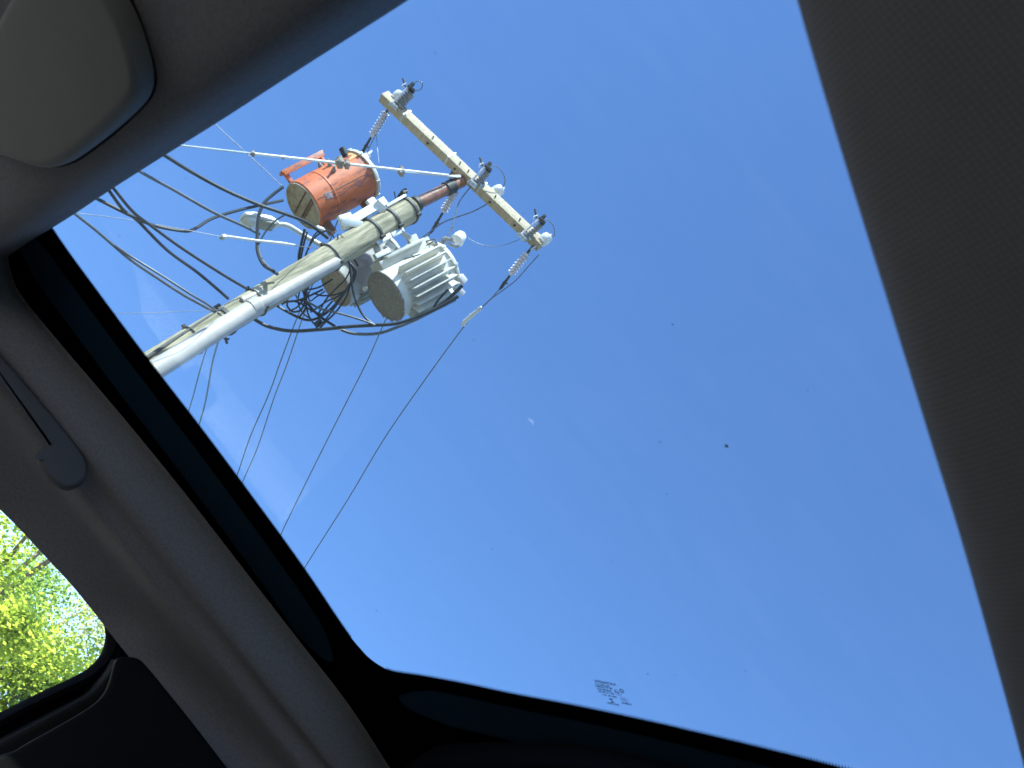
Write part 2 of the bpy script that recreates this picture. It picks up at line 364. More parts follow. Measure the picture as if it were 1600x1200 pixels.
mb = MB(); mb.tube([pp(505, 391, .16), pp(513, 401, .2)], .022, 8); mb.tube(spline([pp(497, 398, .16), pp(505, 404, .2), pp(517, 396, .18)], 4), .010, 6); mb.build('eye_bolt', M_IRON, POLE)
mb = MB(); mb.box((.05, .10, .07), frame(pp(349, 487, .15), pax, TOCAM), .008); mb.box((.04, .06, .10), frame(pp(355, 484, .15), pax, TOCAM), .008); mb.build('cable_clamp', M_IRON, POLE)
mb = MB(); mb.tube(spline([pp(340, 488, .16), pp(345, 492, .2), pp(348, 500, .2), pp(342, 508, .18), pp(330, 520, .16), pp(322, 545, .1)], 5), .006, 6); mb.build('tie_wire', M_IRON, POLE)
mb = MB(); mb.tube(spline([pp(352, 528, -.1), pp(355, 537, -.1)], 3), .014, 6); mb.tube([pp(348, 528, -.1), pp(358, 530, -.1)], .010, 6); mb.build('service_hook', M_IRON, POLE)
# dark ground lead running up the shaft (the groove seen below the clamp)
mb = MB(); mb.tube(spline([pp(228, 560, .10), pp(268, 533, .11), pp(300, 513, .12), pp(330, 494, .13), pp(352, 484, .14), pp(398, 462, .15), pp(420, 450, .15)], 6), .017, 8)
mb.build('ground_lead', M_IRON, POLE)
# transformer mounting brackets
mb = MB()
bar(mb, pp(532, 349, .0), pp(551, 344, .02), .05, .16, TOCAM, .004); bar(mb, pp(546, 347, .04), pp(602, 314, .04), .05, .09, TOCAM, .004)
bar(mb, pp(578, 322, .02), pp(588, 316, .02), .05, .13, TOCAM, .004); bar(mb, pp(586, 316, .06), pp(600, 330, .1), .03, .09, TOCAM, .004); bar(mb, pp(604, 322, .08), pp(634, 305, .08), .02, .03, TOCAM, .003)
bar(mb, pp(533, 347, .06), pp(566, 351, .12), .03, .07, TOCAM, .004)
mb.build('mounting_bracket', M_WHITE, POLE)
mb = MB()
bar(mb, pp(583, 372, .12), pp(594, 402, .2), .04, .07, TOCAM, .004); bar(mb, pp(588, 380, .2), pp(610, 368, .2), .03, .06, TOCAM, .004)
bar(mb, pp(586, 402, .24), pp(608, 392, .24), .05, .05, TOCAM, .004); bar(mb, pp(604, 379, .22), pp(617, 388, .26), .05, .05, TOCAM, .004)
bar(mb, pp(616, 353, .12), pp(623, 366, .2), .03, .05, TOCAM, .004); bar(mb, pp(612, 368, .2), pp(630, 359, .2), .03, .05, TOCAM, .004)
bar(mb, pp(626, 362, .2), pp(642, 373, .26), .03, .05, TOCAM, .004)
bar(mb, pp(600, 385, .2), pp(612, 400, .26), .02, .04, TOCAM, .003)
mb.build('mounting_bracket', M_GALV, POLE)

# ----------------------------------------------------------------- transformers
def on_frame(bx, by, bd, tx, ty, td):
    a, b = P(bx, by, bd), P(tx, ty, td); M0 = frame(a, b - a, TOCAM); return M0, (b - a).length
# orange one on the upper left side; local Z = tank axis, X towards camera, Y completes
M0, L = on_frame(474, 322, 10.70, 565, 273, 11.15)
R = .272; angUL0 = -90 if (M0.to_3x3().inverted() @ (IR * -.5 + ID * -.87)).y < 0 else 90
TR = thing('transformer', 'faded orange pole transformer with rusty olive bottom on the upper left of pole', 'transformer', M0, 'transformers on the pole')
mb = MB(); mb.lathe([(R - .012, .0), (R, .012), (R, L - .03)], n=48, cap=False); mb.lathe([(R + .003, .30 * L), (R + .006, .31 * L), (R + .003, .32 * L)], n=48, cap=False)
mb.build('tank', M_RED, TR, local=True)
mb = MB(); mb.box((.008, .006, L * .9), RZ(18 if angUL0 < 0 else -18) @ T(R, 0, L * .5), .001); mb.build('weld_seam', M_RUSTPALE, TR, local=True)
mb = MB(); mb.lathe([(.0, .004), (R - .035, .004), (R - .03, -.012), (R - .012, -.012), (R - .010, .004)], n=48, cap=False)
mb.build('tank_bottom', M_OLIVE, TR, local=True)
for y in (-.05, .045, .075): mb = MB(); mb.box((.44, .012, .02), T(0, y, -.006) @ RZ(0), .003); mb.build('bottom_rail', M_RUST, TR, local=True)
mb = MB(); mb.lathe([(R, L - .035), (R + .018, L - .03), (R + .020, L), (R + .012, L + .012), (R * .8, L + .035), (R * .3, L + .05), (0, L + .052)], n=48, cap=False)
for k in range(10): mb.box((.03, .03, .05), RZ(36 * k + 10) @ T(R + .018, 0, L - .02), .004)
mb.build('lid', M_GREY, TR, local=True)
def locdir(px, py, tank):                                      # angle (deg) round the tank whose outward normal points to picture direction px,py (+ towards camera)
    v = IR * px + ID * py + TOCAM * .0; q = tank.to_3x3().inverted() @ v; return math.degrees(math.atan2(q.y, q.x))
angUL = locdir(-.5, -.87, M0)                                   # picture up-left
# worn yellow patch near the lid, a thin sheet 3 mm proud of the tank
mb = MB(); vs = []; fs = []; na = 14
for i in range(na + 1):
    a = math.radians(angUL - 4 + (i / na) * 62) if True else 0
    edge = L - .19 + .05 * math.sin(i * 1.3) + .04 * math.sin(i * .6 + 1) + .08 * abs(i / na - .35)
    for z in (edge, L - .038): vs.append(V(((R + .002) * math.cos(a), (R + .002) * math.sin(a), z)))
for i in range(na): fs.append((2 * i, 2 * i + 2, 2 * i + 3, 2 * i + 1))
mb.verts_faces(vs, fs); mb.build('worn_patch', M_YEL, TR, local=True)
# cooling / guard bracket above (two arms and a channel)
mb = MB(); A0 = RZ(angUL)
mb.box((.16, .035, .045), A0 @ T(R + .06, 0, .05), .004); mb.box((.16, .035, .045), A0 @ T(R + .06, 0, .56 * L + .06), .004)
mb.box((.03, .09, .62 * L + .05), A0 @ T(R + .135, 0, .30 * L + .04), .003); mb.box((.05, .012, .62 * L + .03), A0 @ T(R + .11, .04, .30 * L + .04), .003)
mb.build('guard_bracket', M_RED, TR, local=True)
mb = MB(); A1 = RZ(angUL + 28)
a_, b_ = M0.inverted() @ P(543, 251, 10.93), M0.inverted() @ P(532, 227, 10.93); mb.lathe([(.024, .0), (.024, .03), (.034, .035), (.034, .05), (.026, .055), (.036, .065), (.036, .145), (.02, .155)], frame(a_, b_ - a_, V((1, 0, 0))), 14)
mb.build('arrester', M_CABLE, TR, local=True)
mb = MB()
ab = locdir(.9, .3, M0)
mb.lathe([(.05, -.03), (.05, .02), (.03, .03), (.052, .05), (.03, .07), (.048, .09), (.03, .11), (.040, .13), (.018, .14), (.012, .2), (0, .2)], T(0, 0, L) @ RZ(angUL + 30) @ T(.13, 0, .04) @ RY(14), 16)
mb.build('bushing', M_SILIC, TR, local=True)
A2 = RZ(angUL + 180)
for z in (.10, L - .18):
    mb = MB(); mb.box((.16, .09, .07), A2 @ T(R + .05, 0, z), .006); mb.build('lug', M_RUST, TR, local=True)
for k, (yy, zz) in enumerate(((.10, -.03), (-.02, .02), (-.12, -.02))):
    mb = MB(); mb.lathe([(.026, -.02), (.026, .02), (.014, .04), (.014, .07)], A0 @ RZ(20 + k * 22) @ T(R, 0, .52 * L + zz) @ RY(90), 10); mb.build('terminal', M_DGREY, TR, local=True)
mb = MB(); mb.box((.008, .07, .08), RZ(22 if angUL < 0 else -22) @ T(R - .001, 0, .17), .002); mb.build('rating_plate', mat('faded_plate', (.42, .36, .40), .5, col2=(.25, .13, .12), vscale=30), TR, local=True)

# ribbed grey one on the camera side, lower right
M0, L = on_frame(602, 463, 10.55, 688, 417, 11.02)
R = .275
TG = thing('transformer', 'light grey ribbed pole transformer with dark grimy bottom, in front on the lower right', 'transformer', M0, 'transformers on the pole')
angDR = locdir(.5, .87, M0)
sgn = 1 if math.sin(math.radians(angDR)) > 0 else -1
mb = MB(); mb.lathe([(R - .012, 0), (R, .01), (R, L - .02)], n=48, cap=False); mb.build('tank', M_GREY, TG, local=True)
mb = MB(); rnd = random.Random(3); nb = 64
ring = [(R - .004 + (rnd.uniform(0, .022) if 0 < (k * 360 / nb - 0) % 360 else 0)) for k in range(nb)]
mb.lathe([(0, .006), (R - .02, .006), (R - .012, -.006), (R + .002, .0), (R, .012)], n=48, cap=False)
for k in range(46):                                            # ragged grime fringe hanging off the rim
    a = math.radians(angDR + rnd.uniform(-62, 62)); r0 = R - .004; h = rnd.uniform(.012, .035); ww = .011
    mb.verts_faces([V((r0 * math.cos(a - .03), r0 * math.sin(a - .03), 0)), V((r0 * math.cos(a + .03), r0 * math.sin(a + .03), 0)), V(((r0 + h) * math.cos(a), (r0 + h) * math.sin(a), -.008)), V((r0 * math.cos(a), r0 * math.sin(a), .03))], [(0, 1, 2), (1, 3, 2), (3, 0, 2)])
mb.build('tank_bottom', M_GREYDARK, TG, local=True)
mb = MB()
for k in range(9):                                            # cooling fins: thin vertical plates standing off the tank
    a = sgn * (-22 + k * 14.0)
    mb.box((.12, .012, L * .73), RZ(a) @ T(R + .05, 0, L * .505), .002)
FN = mb.build('cooling_fins', M_GREY, TG, local=True)
mb = MB(); mb.lathe([(R, L - .045), (R + .022, L - .04), (R + .026, L - .01), (R + .018, L + .004), (R * .85, L + .03), (R * .3, L + .045), (0, L + .046)], n=48, cap=False)
for k in range(8): mb.box((.035, .035, .045), RZ(45 * k + 20) @ T(R + .02, 0, L - .02), .004)
mb.build('lid', M_GREY, TG, local=True)
# wide mounting spine on the pole side
angUL = locdir(-.5, -.87, M0); angS = angUL + sgn * 12
mb = MB(); mb.box((.10, .20, L * .80), RZ(angS) @ T(R + .02, 0, L * .47), .008); mb.box((.03, .30, L * .66), RZ(angS) @ T(R + .075, 0, L * .5), .006)
mb.box((.12, .05, .10), RZ(angS) @ T(R + .10, 0, L * .18), .006); mb.box((.12, .05, .12), RZ(angS) @ T(R + .10, 0, L * .78), .006)
mb.box((.05, .04, .16), RZ(angS) @ T(R + .05, 0, L * .92), .006)
mb.build('mounting_spine', M_GREY, TG, local=True)
mb = MB(); q = RZ(angUL + sgn * 40)
def on_tank(a, z, r=R + .004): a = math.radians(a); return V((r * math.cos(a), r * math.sin(a), z))
for (a0, z0, a1, z1) in ((36, .42, 48, .66), (36, .56, 50, .53)): mb.tube([on_tank(angUL + sgn * (a0 + (a1 - a0) * k / 4), (z0 + (z1 - z0) * k / 4) * L) for k in range(5)], .006, 5)
mb.build('painted_cross', M_IRON, TG, local=True)
mb = MB(); mb.tube(spline([on_tank(angUL + sgn * 20, L * .66, R + .03), on_tank(angUL + sgn * 24, L * .80, R + .05), on_tank(angUL + sgn * 30, L * .92, R + .05), on_tank(angUL + sgn * 36, L * 1.0, R + .04), on_tank(angUL + sgn * 60, L * .9, R + .03)], 5), .007, 6)
mb.tube(spline([on_tank(angUL + sgn * 34, L * .84, R + .02), on_tank(angUL + sgn * 40, L * .93, R + .05), on_tank(angUL + sgn * 30, L * .98, R + .05)], 5), .006, 6)
mb.build('bonding_lead', M_IRON, TG, local=True)
# high voltage bushing on its bent bracket
inv = M0.inverted()
def wl(x, y, d): return inv @ P(x, y, d)
mb = MB(); a, b = wl(712, 378, 10.98), wl(726, 362, 11.10)
ax = b - a; Mb = frame(a, ax, V((1, 0, 0))); ln = ax.length
mb.lathe([(.030, 0), (.034, .01), (.066, .03), (.072, .05), (.070, .09), (.060, .13), (.040, .15), (0, .155)], Mb, 20, cap=False)
mb.lathe([(.03, -.02), (.078, .025), (.078, .032), (.03, .035)], Mb, 20)
mb.build('bushing', M_PORC, TG, local=True)
mb = MB(); mb.tube(spline([wl(690, 384, 10.98), wl(692, 374, 10.98), wl(700, 373, 10.98), wl(712, 378, 10.98)], 5), .022, 8)
mb.tube(spline([wl(692, 374, 10.98), wl(700, 381, 10.98), wl(712, 386, 11.0), wl(718, 382, 11.0)], 5), .013, 8)
mb.tube([wl(708, 356, 11.0), wl(706, 358, 11.0)], .016, 6)
mb.build('bushing_bracket', M_DGREY, TG, local=True)
for (x, y, s, a_) in ((722, 436, .085, 20), (706, 432, .05, 10), (703, 441, .05, 10), (721, 456, .065, 30), (710, 428, .04, 0), (699, 467, .045, 0)):
    mb = MB(); c = wl(x, y, 10.86); mb.box((s * .7, s * 1.1, s * .8), T(*c) @ RZ(a_) @ RX(a_), .006); mb.build('terminal', M_SILIC, TG, local=True)
mb = MB(); c = wl(568, 452, 10.7); mb.lathe([(.0, 0), (.022, .004), (.022, .03), (0, .034)], T(*c), 10); mb.build('valve', M_PORC, TG, local=True)

# third one mostly hidden behind the pole
M0, L = on_frame(524, 446, 11.35, 610, 400, 11.80)
R = .262
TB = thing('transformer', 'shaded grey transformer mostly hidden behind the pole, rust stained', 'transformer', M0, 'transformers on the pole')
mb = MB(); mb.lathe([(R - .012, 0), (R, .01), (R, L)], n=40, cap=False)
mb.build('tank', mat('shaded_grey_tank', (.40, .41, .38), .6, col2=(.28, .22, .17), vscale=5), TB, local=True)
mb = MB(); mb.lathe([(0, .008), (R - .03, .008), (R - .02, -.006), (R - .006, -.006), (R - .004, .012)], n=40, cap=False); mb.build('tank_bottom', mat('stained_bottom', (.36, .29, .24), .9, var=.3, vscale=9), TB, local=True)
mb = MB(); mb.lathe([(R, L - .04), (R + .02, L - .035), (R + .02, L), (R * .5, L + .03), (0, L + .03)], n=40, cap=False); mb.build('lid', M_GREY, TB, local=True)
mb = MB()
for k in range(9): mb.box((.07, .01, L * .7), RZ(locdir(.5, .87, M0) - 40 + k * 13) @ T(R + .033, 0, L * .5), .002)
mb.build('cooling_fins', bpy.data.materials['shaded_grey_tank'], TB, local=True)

# ----------------------------------------------------------------- street light
q0 = P(408, 347, 10.1)
SLM = frame(q0, P(440, 352, 10.2) - P(380, 340, 10.0), V((0, 0, 1)))    # local Z runs from nose to arm, X up
SL = thing('street_light', 'white cobra head street light on a short bent arm below the orange transformer', 'street light', SLM)
mb = MB(); secs = [(-.205, .03, .02), (-.18, .085, .05), (-.10, .105, .07), (0, .10, .075), (.09, .085, .07), (.15, .06, .05), (.175, .035, .035)]
vs = []; fs = []; n = 18
for (z, wy, hx) in secs:
    for k in range(n):
        a = 2 * math.pi * k / n; cx, sy = math.cos(a), math.sin(a)
        vs.append(V((hx * cx if cx > 0 else hx * .35 * cx, wy * (abs(sy) ** .8) * (1 if sy >= 0 else -1), z)))
for i in range(len(secs) - 1):
    for k in range(n): fs.append((i * n + k, i * n + (k + 1) % n, (i + 1) * n + (k + 1) % n, (i + 1) * n + k))
fs.append(tuple(range(n))); fs.append(tuple((len(secs) - 1) * n + k for k in range(n))[::-1])
mb.verts_faces(vs, fs); mb.build('lamp_housing', M_WHITE, SL, local=True)
mb = MB(); mb.lathe([(.088, 0), (.085, .02), (.07, .045), (.04, .06), (0, .065)], T(-.018, 0, -.105) @ RY(-90), 20, cap=False)
mb.build('lamp_lens', M_LENS, SL, local=True)
mb = MB(); mb.box((.02, .15, .20), T(-.028, 0, .03), .006); mb.build('underside_tray', mat('lamp_underside', (.45, .42, .34), .7, var=.3, vscale=12), SL, local=True)
mb = MB(); inv = SLM.inverted()
mb.tube([inv @ p for p in spline([P(434, 351, 10.2), P(444, 351, 10.22), P(453, 354, 10.26), P(466, 362, 10.35), P(480, 371, 10.45), P(505, 385, 10.5)], 5)], .025, 12)
mb.build('lamp_arm', M_WHITE, SL, local=True)

# ----------------------------------------------------------------- crossarm equipment (each a thing)
def cutout(x0, y0, x1, y1, d, label, big=1.0):
    a, b = P(x0, y0, d), P(x1, y1, d + .05); M0 = frame(a, b - a, TOCAM); L = (b - a).length
    t = thing('fuse_cutout', label, 'fuse cutout', M0, 'fuse cutouts along the crossarm')
    m1 = MB(); pr = [(.022, .04)]
    z = .05
    while z < L * .86: pr += [(.03 * big, z), (.045 * big, z + .012), (.03 * big, z + .022)]; z += .032
    pr += [(.022, L * .9)]; m1.lathe(pr, T(-.02, .035, 0), 16); m1.build('insulator', M_DGREY, t, local=True)
    m1 = MB(); m1.lathe([(.012, 0), (.012, L * .96)], T(.035, -.022, 0) , 10); m1.build('fuse_tube', M_SILIC, t, local=True)
    m1 = MB(); m1.box((.10, .09, .035), T(.01, .01, L), .006); m1.box((.05, .04, .08), T(.03, -.01, L + .03), .01); m1.lathe([(.012, 0), (.012, .1)], T(.02, -.05, L - .02) @ RX(60), 8)
    m1.build('top_contact', M_IRON, t, local=True)
    m1 = MB(); m1.box((.10, .09, .03), T(.01, .01, .01), .006); m1.box((.03, .13, .02), T(-.02, .02, .07), .004); m1.lathe([(.012, -.02), (.018, .02)], T(.03, -.04, -.01), 8); m1.build('hinge', M_GALV, t, local=True)
    m1 = MB(); m1.tube(spline([V((.05, -.06, L + .0)), V((.06, -.075, L - .05)), V((.05, -.05, L - .07))], 4), .008, 6); m1.build('pull_ring', M_PORC, t, local=True)
    return t
cutout(614, 167, 641, 139, 11.50, 'bulky grey fuse cutout at the upper left end of the crossarm', 1.35)
cutout(737, 288, 761, 263, 11.28, 'grey fuse cutout on the middle of the crossarm', 1.0)
cutout(814, 371, 845, 345, 11.10, 'slim grey fuse cutout near the lower right end of the crossarm', .85)
def arrester(x0, y0, x1, y1, d, label, s=1.0):
    a, b = P(x0, y0, d), P(x1, y1, d + .04); M0 = frame(a, b - a, TOCAM)
    t = thing('line_post_insulator', label, 'insulator', M0, 'white insulators on the crossarm')
    m1 = MB(); m1.lathe([(.030 * s, 0), (.045 * s, .02), (.060 * s, .05), (.066 * s, .085), (.066 * s, .12), (.058 * s, .145), (.03 * s, .16), (0, .162)], n=22, cap=False)
    m1.lathe([(.028 * s, .0), (.062 * s, .035), (.062 * s, .042), (.03, .045)], n=22); m1.build('insulator_body', M_PORC, t, local=True)
    m1 = MB(); m1.lathe([(.012, -.12), (.012, .01)], n=10); m1.lathe([(.034, -.03), (.034, .0)], n=10); m1.build('pin', M_GALV, t, local=True)
    m1 = MB(); m1.lathe([(.012, .158), (.012, .185)], n=8); m1.build('cap_bolt', M_SILIC, t, local=True)
arrester(612, 158, 632, 142, 11.62, 'white insulator beside the bulky cutout at the crossarm upper left end', .95)
arrester(766, 303, 785, 295, 11.42, 'white domed insulator behind the middle of the crossarm')
arrester(842, 381, 857, 370, 11.22, 'white domed insulator at the lower right tip of the crossarm')
def string_ins(p0, p1, p2, d0, label, n=8, shiny=M_SILIC):
    """polymer dead-end insulator: hook at p0, sheds from p0 to p1, clamp down to p2; runs away from the viewer"""
    a, b, c = P(*p0, d0), P(*p1, d0 + .16), P(*p2, d0 + .30); M0 = frame(a, b - a, TOCAM); L = (b - a).length; inv = M0.inverted()
    t = thing('strain_insulator', label, 'insulator', M0, 'strain insulators hung from the crossarm')
    m1 = MB(); st = L * .16; pit = (L * .80) / n
    pr = [(.014, st - .01)]
    for k in range(n): z = st + k * pit; pr += [(.016, z), (.048, z + pit * .35), (.046, z + pit * .5), (.016, z + pit * .62)]
    pr += [(.014, L)]; m1.lathe(pr, n=18); m1.build('sheds', shiny, t, local=True)
    m1 = MB(); m1.lathe([(.012, -.05), (.016, st)], n=8); m1.box((.05, .02, .05), T(0, 0, 0), .004); m1.build('hook', M_IRON, t, local=True)
    m1 = MB(); cl = inv @ c; bl = V((0, 0, L)); m1.tube([bl, bl.lerp(cl, .3), bl.lerp(cl, .55), bl.lerp(cl, .8), cl], [.013, .015, .018, .020, .012], 8); m1.tube([bl.lerp(cl, .5) + V((.02, .015, 0)), bl.lerp(cl, .5) - V((.02, .03, 0))], .012, 6); m1.build('dead_end_clamp', M_IRON, t, local=True)
string_ins((608, 168), (580, 214), (564, 242), 11.66, 'ribbed strain insulator hanging from the upper left end of crossarm, above orange tank')
string_ins((716, 292), (692, 332), (673, 364), 11.40, 'ribbed strain insulator hanging beside the brown pole top')
string_ins((829, 389), (797, 430), (781, 452), 11.22, 'ribbed strain insulator hanging from the lower right tip of the crossarm')

# ----------------------------------------------------------------- wires and cables: every one a thing
def wire(pts, r, label, name='cable', cat='cable', m=M_CABLE, group='black cables around the pole', sub=7):
    q = spline([P(*p) for p in pts], sub); mb = MB(); mb.tube(q, r, 7)
    return tag(mb.build(name, m), label, cat, group)
def px(w, d): return w * d / FOC / 2
SV = 'service cables running off to the left'
def cab(xy, d0, d1, wpx, label, m=M_CABLE, group=SV, name='service_cable', cat='cable'):
    if group == SV: wpx *= 1.4
    elif name in ('looped_cable', 'drip_loop'): wpx *= 1.25
    n = len(xy); pts = [(x, y, d0 + (d1 - d0) * i / (n - 1)) for i, (x, y) in enumerate(xy)]
    return wire(pts, px(wpx, (d0 + d1) / 2), label, name, cat, m, group)
cab([(215, 214), (258, 243), (300, 269), (350, 296), (400, 318), (445, 334), (480, 348), (512, 372)], 8.6, 10.3, 4.2, 'thick black service cable running to the orange transformer bottom, topmost of the cables')
cab([(185, 245), (222, 270), (270, 296), (330, 330), (380, 353), (405, 366)], 8.4, 10.0, 3.6, 'dark green grey cable ending behind the street light head', M_GREYCABLE)
cab([(150, 258), (178, 295), (207, 330), (235, 352), (280, 385), (340, 424), (385, 451)], 8.2, 9.4, 3.6, 'upper of two crossing black cables ending on the pole middle')
cab([(150, 268), (172, 300), (193, 328), (215, 345), (260, 390), (310, 427), (357, 467)], 8.2, 9.3, 3.7, 'lower of two crossing black cables ending on the pole middle')
cab([(120, 292), (153, 311), (205, 337), (240, 352), (287, 361), (305, 357), (330, 342), (367, 330), (405, 321), (442, 313)], 8.2, 10.2, 3.8, 'black cable that dips then rises in an S to the orange tank')
cab([(95, 316), (117, 334), (150, 360), (180, 386), (205, 407), (242, 432), (285, 460), (312, 475), (336, 488)], 8.0, 9.0, 3.4, 'lowest grey cable meeting the pole clamp', M_GREYCABLE)
cab([(180, 384), (205, 401), (255, 432), (300, 461), (322, 474), (338, 486)], 8.35, 9.0, 2.6, 'thin cable forking off the lowest grey cable', M_GREYCABLE)
cab([(442, 292), (425, 305), (412, 318), (404, 340), (402, 372), (403, 395), (412, 414), (428, 424)], 10.0, 9.5, 4.4, 'black drip loop passing in front of the street light', group='black cables around the pole', name='drip_loop')
cab([(402, 372), (405, 398), (417, 416), (433, 428)], 10.0, 9.5, 4.6, 'short thick cable curving into the pole under the street light', M_GREYCABLE, 'black cables around the pole', 'drip_loop')
cab([(450, 333), (430, 345), (415, 362), (405, 380)], 10.1, 9.9, 2.2, 'thin cable dropping from the orange tank across the street light', group='black cables around the pole', name='drip_loop')
G2 = 'black cables around the pole'
LP = [
 ([(462, 432), (470, 446), (482, 452), (500, 448), (520, 436)], 2.2, 'lead arching under the riser mouth'),
 ([(440, 476), (452, 470), (470, 474), (488, 486), (505, 492)], 2.4, 'low wavy lead through the left of tangle'),
 ([(474, 440), (468, 456), (466, 474), (474, 490), (486, 498)], 2.0, 'vertical lead curving inward below the riser'),
 ([(520, 470), (508, 484), (498, 500), (494, 512)], 2.4, 'short lead running down to the splice block'),
 ([(488, 440), (480, 452), (474, 468), (464, 480), (452, 486)], 2.2, 'lead slanting from riser to the big left loop'),
 ([(548, 420), (540, 436), (524, 452), (508, 470), (498, 490)], 2.2, 'lead slanting across the hidden transformer bottom'),
 ([(476, 358), (471, 380), (467, 400), (467, 415), (462, 430), (453, 441), (440, 448)], 3.6, 'cable dropping from the orange tank onto the grey riser'),
 ([(480, 362), (474, 385), (470, 405), (468, 425), (472, 442), (480, 462)], 2.4, 'thin cable beside the one dropping onto the riser'),
 ([(510, 360), (495, 368), (483, 385), (474, 410), (466, 436)], 2.2, 'looped lead springing from behind the orange tank to the riser'),
 ([(522, 372), (515, 361), (500, 360), (488, 372), (482, 390)], 1.8, 'small arched lead above the pole near the orange tank'),
 ([(398, 499), (419, 510), (454, 517), (498, 515), (550, 510), (585, 508), (622, 505), (660, 492), (690, 478), (716, 463)], 4.6, 'long heavy cable sweeping under the ribbed grey transformer'),
 ([(524, 511), (552, 521), (590, 521), (621, 511), (650, 499), (680, 484), (712, 468)], 4.0, 'lower heavy cable bowing beneath the ribbed grey transformer'),
 ([(640, 500), (670, 487), (696, 471), (712, 456), (722, 446)], 5.0, 'thick cable end climbing to the ribbed transformer terminals'),
 ([(700, 452), (684, 470), (678, 480)], 3.0, 'short lead off the ribbed transformer terminals'),
 ([(430, 476), (458, 492), (480, 500), (498, 496), (520, 480), (543, 450), (553, 431), (550, 415), (538, 404)], 3.4, 'large looping cable passing over the hidden transformer bottom'),
 ([(436, 473), (462, 470), (480, 464), (505, 452)], 2.6, 'short cable leaving the riser at the top of the tangle'),
 ([(450, 462), (449, 478), (458, 487), (470, 484), (476, 470), (474, 456)], 2.6, 'small round cable loop at the left of the tangle'),
 ([(474, 466), (497, 492), (524, 510), (531, 513)], 3.4, 'diagonal cable joining the heavy cables at a splice'),
 ([(546, 410), (550, 445), (555, 467), (567, 492), (585, 508)], 2.8, 'cable hanging between the two grey transformers'),
 ([(543, 452), (525, 460), (504, 462), (490, 458)], 2.2, 'thin lead crossing the hidden transformer bottom'),
 ([(478, 470), (500, 482), (520, 487), (546, 494), (571, 502), (586, 508)], 2.8, 'paler cable running right through the middle of tangle'),
 ([(466, 437), (474, 455), (479, 470), (476, 484), (468, 495)], 2.6, 'bundle lead falling off the riser into the tangle'),
 ([(478, 474), (482, 492), (490, 505), (499, 510), (512, 495), (528, 474)], 2.2, 'thin hanging loop at the bottom of tangle'),
 ([(481, 455), (484, 470), (494, 464), (508, 455)], 1.8, 'fine lead curling at the tangle centre'),
 ([(470, 452), (478, 462), (470, 470), (462, 460), (472, 448)], 2.0, 'tight curl of cable beside the riser'),
 ([(485, 488), (500, 478), (512, 470), (530, 462), (548, 446)], 2.2, 'rising lead between tangle and hidden transformer'),
 ([(536, 404), (548, 412), (556, 424), (552, 440), (545, 450)], 2.4, 'dark lead bowing out at the riser mouth'),
 ([(528, 400), (540, 396), (552, 404), (560, 416)], 2.2, 'short lead over the riser mouth'),
 ([(500, 512), (512, 500), (526, 486), (540, 466), (546, 450)], 2.4, 'cable rising from the splice towards the riser mouth'),
]
for i, (xy, wv, lb) in enumerate(LP):
    base = 10.25 if min(p[0] for p in xy) < 600 else 10.4
    d = base + (.12 * ((i * 37) % 5 - 2)) * .5
    cab(xy, d, d + (.12 if len(xy) > 6 else .05), wv, lb, M_CABLE if i not in (11, 20) else M_GREYCABLE, G2, 'looped_cable')
o = None
mb = MB()
bar(mb, P(493, 509, 10.3), P(503, 501, 10.3), .06, .06, TOCAM, .01); tag(mb.build('cable_splice', M_CABLE), 'dark cable splice block hanging at the bottom of the tangle', 'splice')
mb = MB(); mb.lathe([(.018, -.02), (.026, 0), (.018, .02)], frame(P(531, 513, 10.25), P(540, 512, 10.25) - P(531, 513, 10.25), TOCAM), 10); tag(mb.build('connector', M_SILIC), 'tiny pale connector where two heavy cables join', 'connector')
# high-voltage jumpers round the crossarm
J = 'thin jumper wires at the crossarm'
def jump(xy, d0, d1, label, wpx=1.5): cab(xy, d0, d1, wpx, label, M_WIRE, J, 'jumper_wire', 'wire')
jump([(643, 133), (652, 127), (660, 130), (657, 140), (646, 142)], 11.5, 11.55, 'small looped jumper above the bulky cutout')
jump([(765, 259), (776, 260), (786, 271), (789, 284), (785, 294)], 11.3, 11.42, 'curved jumper from middle cutout to its white insulator')
jump([(848, 341), (857, 344), (865, 354), (866, 367), (861, 371)], 11.15, 11.25, 'curved jumper from slim cutout to the tip insulator')
jump([(736, 291), (718, 315), (711, 338), (704, 360), (690, 380)], 11.3, 10.95, 'jumper dropping from the middle cutout to ribbed transformer', 2)
jump([(766, 316), (740, 330), (712, 340), (692, 348), (672, 362), (655, 375)], 11.4, 11.3, 'jumper sweeping left from the crossarm to the strain insulator', 2)
jump([(731, 372), (748, 381), (768, 385), (790, 382), (812, 374)], 11.1, 11.2, 'very thin sagging wire from white bushing to slim cutout', 1.0)
jump([(842, 398), (824, 418), (806, 438), (788, 452), (766, 468), (752, 482)], 11.2, 11.6, 'jumper bowing beside the right strain insulator', 1.6)
jump([(612, 166), (600, 190), (585, 215), (572, 240)], 11.6, 11.9, 'thin jumper beside the upper left strain insulator', 1.3)
jump([(588, 210), (590, 235), (592, 255)], 11.5, 11.2, 'hair thin wire dropping to the orange transformer bushing', .9)
jump([(676, 356), (668, 370), (660, 380)], 11.5, 11.2, 'short jumper into the ribbed transformer top', 1.8)
